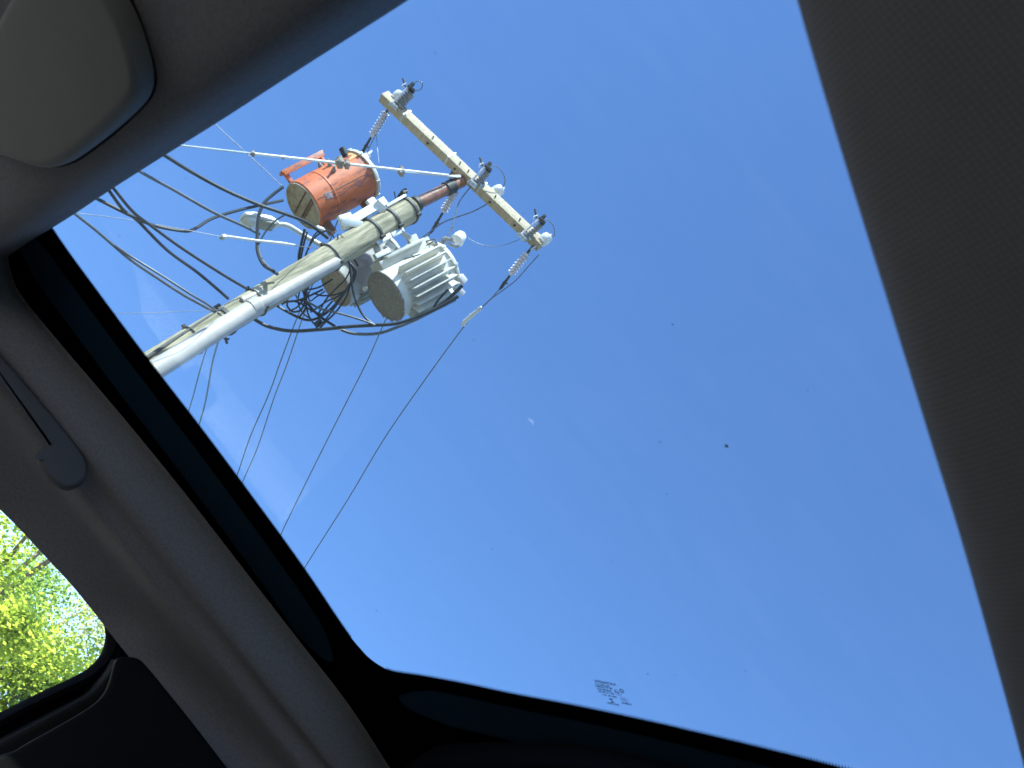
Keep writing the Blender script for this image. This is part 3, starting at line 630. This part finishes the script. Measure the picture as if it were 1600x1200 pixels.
# conductors leading away
K = 'bare conductors leading away from the pole'
def cond(xy, d0, d1, label, wpx=1.8, group=K): cab(xy, d0, d1, wpx, label, M_WIRE, group, 'conductor', 'wire')
cond([(782, 450), (766, 468), (745, 488), (722, 514), (660, 599), (600, 686), (545, 778), (478, 884), (440, 950)], 11.5, 17.5, 'long straight conductor running down from the lower right end of crossarm')
cond([(672, 365), (640, 420), (598, 510), (570, 572), (510, 690), (444, 824), (420, 880)], 11.6, 17.0, 'thin conductor running down left from behind the ribbed transformer')
cond([(560, 250), (545, 300), (478, 470), (466, 492), (440, 560), (420, 616), (392, 680), (370, 744), (350, 800)], 11.9, 16.0, 'left wire of the close pair leading down from the tangle', 1.9)
cond([(480, 480), (471, 502), (448, 570), (428, 622), (402, 700), (378, 756), (360, 810)], 11.5, 16.0, 'right wire of the close pair leading down from the tangle', 1.7)
cond([(344, 524), (339, 540), (332, 566), (326, 600), (320, 632), (311, 664), (300, 700)], 9.4, 14.0, 'darker drop wire below the pole clamp', 2.6)
cond([(345, 508), (332, 530), (322, 548), (312, 580), (302, 618), (294, 645), (284, 680)], 9.2, 14.0, 'lighter drop wire below the pole clamp, left of the darker one', 2.0)
cond([(320, 180), (336, 194), (375, 230), (410, 262), (442, 292)], 12.0, 12.2, 'fine dark wire crossing the white guy wire', 1.3)
cond([(150, 490), (180, 490), (250, 488), (320, 485), (345, 484)], 7.8, 9.1, 'faint pale wire meeting the pole clamp from the left', 1.0)
cond([(100, 322), (124, 333), (180, 340), (240, 350), (300, 361), (346, 370)], 8.4, 9.3, 'thin wire leading to the white strain rod', 1.1)
cond([(462, 384), (480, 386), (498, 388)], 9.6, 10.1, 'short wire from strain rod to pole', 1.3)
mb = MB(); bar(mb, P(325, 584, 12.), P(332, 578, 11.9), .05, .02, TOCAM)
q = P(331, 574, 10.7)
# guy wire and fibreglass strain rods
GW = thing('guy_wire', 'white insulated guy wire running from the brown pole top off to the left', 'guy wire', T(*P(520, 250, 10.3)))
mb = MB(); gl = [P(240, 222, 9.2), P(290, 228, 9.4), P(395, 240, 9.8)]; mb.tube(gl, px(3.0, 9.5), 8); mb.build('wire', mat('pale_wire', (.52, .54, .56), .5), GW); mb = MB(); mb.tube([P(625, 268, 10.8), P(716, 277, 11.3)], px(2.6, 11), 8)
mb.build('wire', bpy.data.materials['pale_wire'], GW)
mb = MB(); mb.tube([P(395, 240, 9.8), P(540, 256, 10.4), P(700, 274, 11.2)], px(4.2, 10.4), 10); mb.build('insulating_sleeve', M_WHITE, GW)
mb = MB()
for (x, y, d, s) in ((395, 240, 9.8, .5), (531, 254, 10.35, .95), (542, 257, 10.4, .75), (627, 268, 10.85, .85), (442, 245, 10.0, .4)):
    mb = MB(); mb.lathe([(.02 * s, -.05 * s), (.05 * s, -.02 * s), (.055 * s, .02 * s), (.02 * s, .05 * s)], frame(P(x, y, d), P(700, 274, 11.2) - P(395, 240, 9.8), TOCAM), 8); 
    mb.box((.04 * s, .13 * s, .05 * s), frame(P(x, y, d), P(700, 274, 11.2) - P(395, 240, 9.8), TOCAM), .004); mb.build('guy_clamp', M_RUSTPALE, GW)
mb = MB(); bar(mb, P(702, 276, 11.25), P(718, 276, 11.35), .05, .03, TOCAM, .004); mb.build('eye_plate', M_SILIC, GW)
SR = thing('strain_rod', 'white fibreglass strain rod left of the pole beneath the street light', 'strain rod', T(*P(400, 376, 9.6)), 'white strain rods')
mb = MB(); mb.tube([P(352, 369, 9.35), P(400, 376, 9.5), P(440, 380, 9.6), P(461, 383, 9.65)], [.0125, .0135, .0135, .009], 10); mb.build('rod', M_WHITE, SR)
mb = MB(); mb.lathe([(.012, -.02), (.024, -.01), (.02, .03)], frame(P(349, 370, 9.33), P(400, 376, 9.5) - P(352, 369, 9.35), TOCAM), 8); mb.tube(spline([P(353, 367, 9.35), P(346, 368, 9.33), P(344, 373, 9.33), P(350, 374, 9.33)], 4), .009, 6); mb.build('thimble', M_GALV, SR)
SR2 = thing('strain_rod', 'white strain rod hanging on the long conductor below the crossarm tip', 'strain rod', T(*P(740, 492, 11.9)), 'white strain rods')
mb = MB(); mb.tube([P(750, 483, 11.8), P(738, 492, 11.85), P(725, 504, 11.9)], [.016, .026, .026], 10); mb.build('rod', M_WHITE, SR2)
mb = MB(); mb.lathe([(.02, -.02), (.03, 0), (.02, .03)], frame(P(724, 506, 11.9), P(724, 512, 11.9) - P(724, 506, 11.9), TOCAM), 8); mb.build('thimble', M_SILIC, SR2); mb = MB(); mb.lathe([(.02, -.02), (.028, 0), (.014, .04)], frame(P(749, 483, 11.8), P(757, 475, 11.75) - P(749, 483, 11.8), TOCAM), 8); mb.build('thimble', M_SILIC, SR2)
SR3 = MB(); SR3.tube([P(494, 355, 10.2), P(504, 358, 10.25), P(508, 361, 10.3)], [.022, .02, .012], 8); tag(SR3.build('cable_end_cap', M_WHITE), 'small white cable end cap just below the orange tank', 'cable cap')

# ================================================================= THE CAR (camera sits inside)
CAR = thing('car', 'car seen from inside, dark grey cloth headliner round a large tinted glass roof', 'car', T(0, 0, 0))
ZG = .50                                                        # glass above the camera
FR = [(70, 335), (84, 360), (113, 402), (144, 444), (183, 497), (222, 549), (265, 605), (306, 658), (352, 719), (397, 780), (441, 840), (485, 902), (525, 962), (548, 995), (562, 1012), (576, 1027), (594, 1040), (615, 1049), (660, 1056), (730, 1069), (800, 1084), (900, 1103), (1000, 1124), (1100, 1147), (1200, 1171), (1300, 1196), (1420, 1228), (1560, 1268)]
FW = [PZ(x, y, ZG) for x, y in FR]
def strip(mb, rows):
    """rows: list of equally long point lists -> quad sheet"""
    n = len(rows[0]); vs = [p for r in rows for p in r]; fs = []
    for i in range(len(rows) - 1):
        for k in range(n - 1): fs.append((i * n + k, i * n + k + 1, (i + 1) * n + k + 1, (i + 1) * n + k))
    return mb.verts_faces(vs, fs)
def planar_normals(pts):
    out = []
    for i in range(len(pts)):
        d = pts[min(i + 1, len(pts) - 1)] - pts[max(i - 1, 0)]; nn = V((-d.y, d.x, 0)).normalized(); out.append(nn)
    return out
fw = spline(FW, 10)
nf = planar_normals(fw)
inside = PZ(800, 600, ZG)
def outw(p, n): return n if (p - inside).dot(n) > 0 else -n
mid = len(fw) // 2
sg = 1 if (fw[mid] - inside).dot(nf[mid]) > 0 else -1
nf = [n * sg for n in nf]
def off(d, z=0.): return [p + n * d + V((0, 0, z)) for p, n in zip(fw, nf)]
# the pane itself
GLS = MB(); c0 = PZ(800, 600, ZG + .006)
pane = [PZ(-260, 430, ZG + .006), PZ(330, 1200, ZG + .006), PZ(560, 1330, ZG + .006), PZ(1900, 1500, ZG + .006), PZ(1500, -500, ZG + .006), PZ(700, -260, ZG + .006)]
xs = [p.x for p in pane]; ys = [p.y for p in pane]
X0, X1, Y0, Y1 = -.62, .66, -.55, 1.38
GLS.box((X1 - X0, Y1 - Y0, .004), T((X0 + X1) / 2, (Y0 + Y1) / 2, CAM.z + ZG + .006), .001)
roofglass = GLS.build('roof_glass', M_ROOFGLASS, CAR, smooth=False)
# black ceramic border with its saw-tooth edge
mb = MB(); strip(mb, [off(.0), off(.30)])
# arc length resample for the teeth
acc = [0]
for i in range(1, len(fw)): acc.append(acc[-1] + (fw[i] - fw[i - 1]).length)
def at(s, d=0.):
    import bisect
    i = min(max(bisect.bisect(acc, s) - 1, 0), len(fw) - 2); t = (s - acc[i]) / max(1e-6, acc[i + 1] - acc[i]); return fw[i].lerp(fw[i + 1], t) + nf[i] * d
pit = .0024; s = 0
while s < acc[-1] - pit:
    q = at(s + pit / 2)
    # the rounded corner has a plain edge, as in the photo
    sc = (acc[130], acc[165])
    if not (sc[0] < s < sc[1]): mb.verts_faces([at(s, .001) + V((0, 0, 0)), at(s + pit, .001), at(s + pit * .5, -.0038)], [(0, 1, 2)])
    s += pit
mb.build('frit_border', M_FRIT, roofglass, smooth=False)
# dust specks and marking on the glass
mb = MB(); rnd = random.Random(11)
sp = [(1135, 697, 4.2), (1051, 507, 2.2), (1031, 691, 1.6), (1042, 772, 1.8), (1262, 610, 1.2), (740, 532, 2.0), (769, 858, 1.3), (588, 954, 1.8), (678, 912, 1.6), (955, 877, 1.3), (890, 877, 1.0), (680, 82, 1.3), (1012, 1053, 1.6), (1055, 1055, 1.4), (1165, 1048, 1.6), (818, 333, 1.5), (640, 210, .8), (797, 72, 1.0), (248, 280, 1.4), (290, 278, 1.2), (330, 428, 1.0), (187, 368, 1.4), (560, 700, 1.0), (610, 716, 1.2)]
sp += [(rnd.uniform(100, 1450), rnd.uniform(0, 1150), rnd.uniform(.3, .95)) for _ in range(190)]
sp += [(rnd.uniform(200, 700), rnd.uniform(500, 1040), rnd.uniform(.25, .6)) for _ in range(110)]
for (x, y, r) in sp:
    n = 7; c = PZ(x, y, ZG + .0005); rr = r * .00055 * (c - CAM).length; e = rnd.uniform(.5, 1); ph = rnd.uniform(0, 3)
    mb.verts_faces([c + V((math.cos(k * 6.283 / n + ph) * rr * rnd.uniform(.6, 1.2), math.sin(k * 6.283 / n + ph) * rr * e * rnd.uniform(.6, 1.2), 0)) for k in range(n)], [tuple(range(n))])
sp_o = mb.build('dust_speck', M_SPECK, roofglass, smooth=False); sp_o['kind'] = 'stuff'
mb = MB(); c = PZ(831, 658, ZG + .0005)
for dx, dy, r in ((0, 0, .0022), (-.002, .0012, .0014), (.002, .001, .0012)): mb.verts_faces([c + V((dx + math.cos(k * .9) * r, dy + math.sin(k * .9) * r * .7, 0)) for k in range(7)], [tuple(range(7))])
mb.build('pale_splash', M_DROPPING, roofglass, smooth=False)
# maker's mark printed on the glass: rows laid on the pane (real text, readable from outside)
mk = MB()
def glyphs(txt, p0, p1, hpx_vec, squash=1.0):
    """lay a text row along p0->p1 (world, on the pane) with height vector hpx_vec"""
    cu = bpy.data.curves.new('t', 'FONT'); cu.body = txt; cu.size = 1.0; cu.offset = .035; ob = bpy.data.objects.new('t', cu); COL.objects.link(ob)
    dg = bpy.context.evaluated_depsgraph_get(); me = bpy.data.meshes.new_from_object(ob.evaluated_get(dg))
    xs = [v.co.x for v in me.vertices]; x0, x1 = min(xs), max(xs); ex = (p1 - p0)
    bm2 = bmesh.new(); bm2.from_mesh(me)
    for v in bm2.verts: v.co = p0 + ex * ((v.co.x - x0) / (x1 - x0)) + hpx_vec * (v.co.y / .7)
    bm2.to_mesh(me); bm2.free(); mk.bm.from_mesh(me)
    bpy.data.objects.remove(ob); bpy.data.curves.remove(cu); bpy.data.meshes.remove(me)
Zm = ZG + .0004
def Q(x, y): return PZ(920 + x / 22.22, 1055 + y / 22.22, Zm)      # coordinates of the enlarged crop
def row(txt, x0, y0, x1, y1, h): glyphs(txt, Q(x0, y0), Q(x1, y1), Q(x0 - .28 * h, y0 - h) - Q(x0, y0))
row('VITRANCOLA', 200, 235, 960, 370, 78)
row('TLX M30 AS2', 215, 320, 740, 410, 50); row('LAMINATED 2M', 225, 395, 820, 495, 56)
row('DOT43R 00106', 310, 500, 830, 595, 64); row('43R-001067 AS3', 330, 580, 890, 680, 56); row('1.431 M 2500', 460, 690, 980, 790, 50)
row('MADE IN PRC', 660, 985, 1080, 1075, 56); row('EU000 R', 1160, 985, 1500, 1055, 62)
def ringm(cx, cy, rx, ry, rot, w_=13):
    n = 24; vs = []; fs = []
    for k in range(n):
        a = 2 * math.pi * k / n
        for q in (1, 1 - w_ / rx):
            x, y = math.cos(a) * rx * q, math.sin(a) * ry * q; vs.append(Q(cx + x * math.cos(rot) - y * math.sin(rot), cy + x * math.sin(rot) + y * math.cos(rot)))
    for k in range(n): fs.append((2 * k, (2 * k + 2) % (2 * n), (2 * k + 3) % (2 * n), 2 * k + 1))
    mk.verts_faces(vs, fs)
ringm(1005, 600, 150, 88, .62); ringm(1225, 840, 150, 70, .45); ringm(1145, 545, 92, 52, .75, 38)
row('E3', 925, 600, 1075, 670, 80); row('CCC', 1140, 850, 1310, 900, 60)
mk.verts_faces([Q(690, 800), Q(860, 830), Q(770, 880)], [(0, 1, 2)]); mk.verts_faces([Q(750, 940), Q(915, 970), Q(825, 895)], [(0, 1, 2)])
mk.build('glass_marking', M_FRIT, roofglass, smooth=False)

# navy strips colouring in the teal reflection on the glass outside the border
mb = MB(); side = [i for i in range(len(fw))]
def offs(d0, d1, z, i0, i1):
    mb = MB(); fd = lambda i: min(1, (i - i0) / 14, (i1 - 1 - i) / 14 if i1 < len(fw) else 1) ** .5
    dm = (d0 + d1) / 2; h = (d1 - d0) / 2
    strip(mb, [[fw[i] + nf[i] * (dm - h * fd(i)) + V((0, 0, z)) for i in range(i0, i1)], [fw[i] + nf[i] * (dm + h * fd(i)) + V((0, 0, z)) for i in range(i0, i1)]]); return mb
offs(.032, .100, -.004, 0, 136).build('edge_reflection_band', M_BAND, roofglass)
offs(.014, .060, -.004, 168, len(fw)).build('edge_reflection_band', M_BAND, roofglass)

# --- headliner, passenger side: loft between the roof opening (E) and the window line (W)
ES = [(-120, 250), (-40, 330), (0, 382), (10, 405), (14, 425), (30, 462), (90, 537), (192, 657), (280, 765), (340, 842), (397, 916), (470, 1010), (540, 1100), (605, 1199), (690, 1330), (780, 1480)]
WS = [(-420, 420), (-330, 500), (-280, 560), (-250, 600), (-225, 625), (-185, 655), (-95, 710), (0, 793), (66, 862), (115, 915), (158, 968), (186, 1004), (225, 1052), (340, 1195), (450, 1340), (560, 1500)]
Ep = [PZ(x, y, .490) for x, y in ES]
Wy = [1.26, 1.27, 1.28, 1.28, 1.28, 1.29, 1.30, 1.31, 1.31, 1.31, 1.31, 1.30, 1.29, 1.25, 1.20, 1.15]
Wp = [PY(x, y, yy) for (x, y), yy in zip(WS, Wy)]
prof = [(0, 0), (.03, .012), (.08, .024), (.15, .033), (.21, .035), (.25, .031), (.285, .0275), (.32, .027), (.36, .028), (.42, .028), (.52, .018), (.66, .002), (.82, -.006), (.93, -.004), (1.0, .002)]
rows = []
for f, of in prof:
    r = []
    for i, (a, b) in enumerate(zip(Ep, Wp)):
        ch = b - a; tang = (Ep[min(i + 1, len(Ep) - 1)] - Ep[max(i - 1, 0)]).normalized(); nn = ch.cross(tang).normalized()
        if nn.dot(CAM - a) < 0: nn = -nn                             # towards the cabin
        r.append(a + ch * f + nn * of)
    rows.append(spline(r, 4))
lip = [p + V((0, .004, .003)) for p in rows[0]]; lip2 = [p + V((0, .05, .006)) for p in rows[0]]
cols = list(zip(*([lip2, lip] + rows)))
ok = [spline(list(c), 3) for c in cols]
mb = MB(); strip(mb, ok); o = mb.build('side_headliner', M_LINER, CAR, angle=80)

# --- headliner, front header
HS = [(-60, 452), (20, 394), (60, 367), (80, 355), (117, 332), (180, 290), (255, 242), (357, 178), (480, 98), (560, 47), (635, -1), (760, -84), (900, -180)]
Hp = [PZ(x, y, .497) for x, y in HS]
def extend(L, a, b):
    d0 = (L[0] - L[2]).normalized(); d1 = (L[-1] - L[-3]).normalized(); return [L[0] + d0 * a * k / 6 for k in range(6, 0, -1)] + L + [L[-1] + d1 * b * k / 6 for k in range(1, 7)]
hprof = [(.03, .003), (0, 0), (.001, -.02), (.004, -.036), (.010, -.047), (.022, -.054), (.045, -.057), (.08, -.057), (.14, -.056), (.22, -.06), (.34, -.075), (.5, -.135), (.62, -.20)]
cols = []
for p in extend(spline(Hp, 4), .3, .9): cols.append(spline([p + V((-d, 0, z)) for d, z in hprof], 3))
mb = MB(); strip(mb, cols); mb.build('front_headliner', M_LINER, CAR, angle=80)

# --- sun visor
def slab(outline, depthfn, thick, bev, name, m, parent, nrm=None, segs=3):
    pts = spline([depthfn(x, y) for x, y in outline + [outline[0]]], 4)[:-1]
    nn = V((0, 0, 0))
    for i in range(len(pts)): nn += pts[i].cross(pts[(i + 1) % len(pts)])
    nn = nn.normalized()
    c = sum(pts, V()) / len(pts)
    if nn.dot(CAM - c) < 0: nn = -nn
    b_ = bmesh.new(); rings = []
    prof_ = [(1, 0)] + [(1 - bev * (1 - math.cos(a)) / .1 * .1, thick * .5 + (thick * .5) * math.sin(a)) for a in [math.pi / 2 * k / segs for k in range(segs + 1)]]
    for sc_, h in prof_:
        ring = []
        for i, p in enumerate(pts):
            t = (pts[(i + 1) % len(pts)] - pts[i - 1]).normalized(); inw = nn.cross(t)
            if inw.dot(c - p) < 0: inw = -inw
            ring.append(b_.verts.new(p + inw * (1 - sc_) + nn * h))
        rings.append(ring)
    for r0, r1 in zip(rings, rings[1:]):
        for i in range(len(r0)): b_.faces.new((r0[i], r0[(i + 1) % len(r0)], r1[(i + 1) % len(r0)], r1[i]))
    b_.faces.new(rings[-1]); b_.faces.new(rings[0][::-1])
    q = MB(); q.bm.free(); q.bm = b_; return q.build(name, m, parent, angle=35)
VIS = [(-52, 172), (0, 226), (40, 243), (72, 254), (98, 256), (124, 246), (178, 206), (224, 164), (239, 138), (240, 108), (228, 60), (206, 6), (175, -40), (130, -64), (85, -58), (50, -26), (22, 22), (-8, 76), (-48, 122)]
slab(VIS, lambda x, y: PZ(x, y, .437), .016, .010, 'overhead_console', M_VISOR, CAR, segs=5)
slab([(-58, 176), (-3, 233), (40, 249), (72, 259), (99, 260), (127, 249), (181, 209), (227, 166), (243, 139), (244, 107), (231, 58), (209, 2), (178, -44), (131, -69), (83, -63), (47, -30), (17, 20), (-13, 74), (-54, 120)], lambda x, y: PZ(x, y, .4405), .0015, .0005, 'console_gap', M_SEAL, CAR)
# --- grab handle
HD = [(-90, 470), (-60, 490), (0, 560), (40, 607), (81, 655), (112, 694), (128, 716), (135, 738), (128, 757), (106, 767), (86, 760), (68, 741), (60, 722), (66, 714), (82, 706), (84, 697), (54, 657), (0, 596), (-50, 540), (-90, 500)]
slab(HD, lambda x, y: PY(x, y, 1.165), .012, .005, 'grab_handle', M_HANDLE, CAR, segs=4)
slab([(-110, 240), (-40, 258), (-6, 272), (6, 292), (4, 316), (-8, 330), (-60, 330), (-110, 300)], lambda x, y: PY(x, y, 1.12), .012, .009, 'handle_end_cap', M_HANDLE, CAR, segs=4)

# --- passenger window with seal, door trim
WO = [(-300, 560), (-200, 640), (-80, 727), (0, 797), (60, 858), (100, 901), (130, 934), (152, 959), (161, 974), (164, 992), (162, 1008), (156, 1023), (144, 1038), (120, 1055), (60, 1083), (0, 1113), (-100, 1165), (-300, 1260), (-560, 1380), (-700, 900), (-420, 560)]
YW = 1.345
gpts = [PY(x, y, YW) for x, y in WO]
mb = MB(); mb.verts_faces(gpts + [p + V((0, .004, 0)) for p in gpts], [tuple(range(len(gpts))), tuple(range(len(gpts), 2 * len(gpts)))[::-1]] + [(i, (i + 1) % len(gpts), len(gpts) + (i + 1) % len(gpts), len(gpts) + i) for i in range(len(gpts))])
SW = mb.build('side_window', M_SIDEGLASS, CAR, smooth=False)
inner = gpts[:16]
def ringline(pts, grow, y):  # offset in the xz plane away from the window centre
    c = PY(-60, 960, YW); out = []
    for i, p in enumerate(pts):
        t = (pts[min(i + 1, len(pts) - 1)] - pts[max(i - 1, 0)]); n_ = V((-t.z, 0, t.x)).normalized()
        if n_.dot(p - c) < 0: n_ = -n_
        q = p + n_ * grow; out.append(V((q.x, y, q.z)))
    return out
mb = MB(); strip(mb, [spline(ringline(gpts[:18], g_, y_), 3) for g_, y_ in ((.0, YW - .001), (.001, YW - .014), (.010, YW - .024), (.016, YW - .022), (.02, YW - .004), (.05, YW + .01))]); mb.build('window_seal', M_SEAL, CAR)
# door trim below the window: rounded sill then black panel
SL_ = [(-300, 1320), (-100, 1210), (0, 1158), (60, 1126), (110, 1100), (140, 1083), (160, 1062), (174, 1044), (182, 1030)]
r1 = spline([PY(x, y, 1.30) for x, y in SL_], 4)
r0 = [p + V((0, .05, .012)) for p in r1]
rr = [[p + V((dx, dy, 0)) for p in r1] for dx, dy in ((-.006, .05), (-.004, .02), (0, .004), (.004, -.002), (.012, -.006), (.03, -.008), (.10, -.006), (.6, .02))]
mb = MB(); strip(mb, [spline(list(c), 3) for c in zip(*rr)]); mb.build('pillar_trim', M_BLACKTRIM, CAR, angle=80)
DT = [(176, 1042), (181, 1031), (196, 1028), (212, 1030), (226, 1041), (260, 1082), (300, 1132), (350, 1197), (420, 1290), (420, 1600), (-100, 1600), (-60, 1230), (20, 1175), (90, 1135), (140, 1105), (164, 1080)]
slab(DT, lambda x, y: PY(x, y, 1.21), .01, .006, 'belt_anchor_cover', M_BLACKTRIM, CAR, segs=3)

# --- driver side of the roof opening: padded dark cloth edge
RS = [(1160, -230), (1200, -110), (1228, -5), (1258, 100), (1300, 240), (1345, 385), (1392, 535), (1440, 690), (1490, 850), (1540, 1025), (1588, 1200), (1630, 1370), (1670, 1550)]
Rp = extend(spline([PZ(x, y, .395) for x, y in RS], 4), .5, .8); rn = planar_normals(Rp)
sgR = 1 if (Rp[20] - PZ(800, 600, .395)).dot(rn[20]) > 0 else -1
cols = []
for p, n_ in zip(Rp, rn):
    n_ = n_ * sgR; cols.append(spline([p + n_ * d + V((0, 0, z)) for d, z in ((.0, .10), (-.001, .03), (0, .010), (.004, .002), (.012, -.005), (.025, -.010), (.05, -.014), (.09, -.014), (.16, -.016), (.30, -.04), (.5, -.14))], 3))
mb = MB(); strip(mb, cols); mb.build('driver_side_headliner', M_LINER_DARK, CAR, angle=80)

# --- rear cross member behind the glass
CS = [(622, 1212), (660, 1188), (700, 1182), (780, 1182), (900, 1190), (1050, 1225), (1200, 1262), (1400, 1320), (1650, 1400)]
Cp = extend(spline([PZ(x, y, .475) for x, y in CS], 4), .01, .5)
cols = [spline([p + V((d, 0, z)) for d, z in ((0, .02), (0, .0), (.006, -.006), (.03, -.01), (.15, -.02), (.3, -.03))], 3) for p in Cp]
mb = MB(); strip(mb, cols); mb.build('rear_cross_member', M_SEAL, CAR, angle=80)

# --- the rest of the cabin: shell, glazing, seats, so light enters as in a real car
z0 = CAM.z
SH = MB()
def boxw(mbx, x0, x1, y0, y1, za, zb, bev=.0): mbx.box((x1 - x0, y1 - y0, zb - za), T((x0 + x1) / 2, (y0 + y1) / 2, (za + zb) / 2), bev)
mb = MB()
boxw(mb, -1.5, -.62, -.6, 1.42, z0 + .50, z0 + .53); boxw(mb, .66, 1.9, -.6, 1.42, z0 + .50, z0 + .53)
boxw(mb, -.62, .66, 1.38, 1.42, z0 + .44, z0 + .53); boxw(mb, -.62, .66, -.62, -.56, z0 + .30, z0 + .53)
boxw(mb, 1.88, 1.93, -.6, 1.42, .3, z0 + .5)                     # tail
boxw(mb, -1.2, 1.9, 1.40, 1.45, .3, z0 + .02); boxw(mb, -1.2, 1.9, -.65, -.60, .3, z0 + .02)   # doors
boxw(mb, .10, 1.9, 1.36, 1.40, z0 - .2, z0 + .5); boxw(mb, .25, 1.9, -.64, -.60, z0 - .0, z0 + .5)
boxw(mb, -1.9, 1.9, -.65, 1.45, .22, .30)                         # floor pan
boxw(mb, -2.9, -1.5, -.6, 1.4, .3, z0 - .25, .05)                 # bonnet
mb.build('body_shell', M_BODY, CAR, smooth=False)
mb = MB(); boxw(mb, -1.6, 1.85, -.58, 1.38, .31, .33); mb.build('carpet', mat('carpet', (.04, .04, .04), .95), CAR, smooth=False)
mb = MB(); boxw(mb, -1.55, -1.0, -.55, 1.35, z0 - .62, z0 - .22, .06); mb.build('dashboard', mat('dash', (.05, .05, .05), .6), CAR)
def seat(x, y):
    mb = MB(); mb.box((.52, .52, .16), T(x, y, .62), .06); mb.box((.15, .50, .62), T(x + .34, y, .92) @ RY(18), .06); mb.box((.11, .27, .18), T(x + .50, y, 1.12 + .2) @ RY(14), .05)
    return mb
seat(-.10, .95).build('passenger_seat', M_SEAT, CAR); 
mb = MB(); mb.box((.5, 1.7, .16), T(.95, .4, .60), .06); mb.box((.15, 1.7, .55), T(1.30, .4, .86) @ RY(16), .06); mb.build('rear_bench', M_SEAT, CAR)
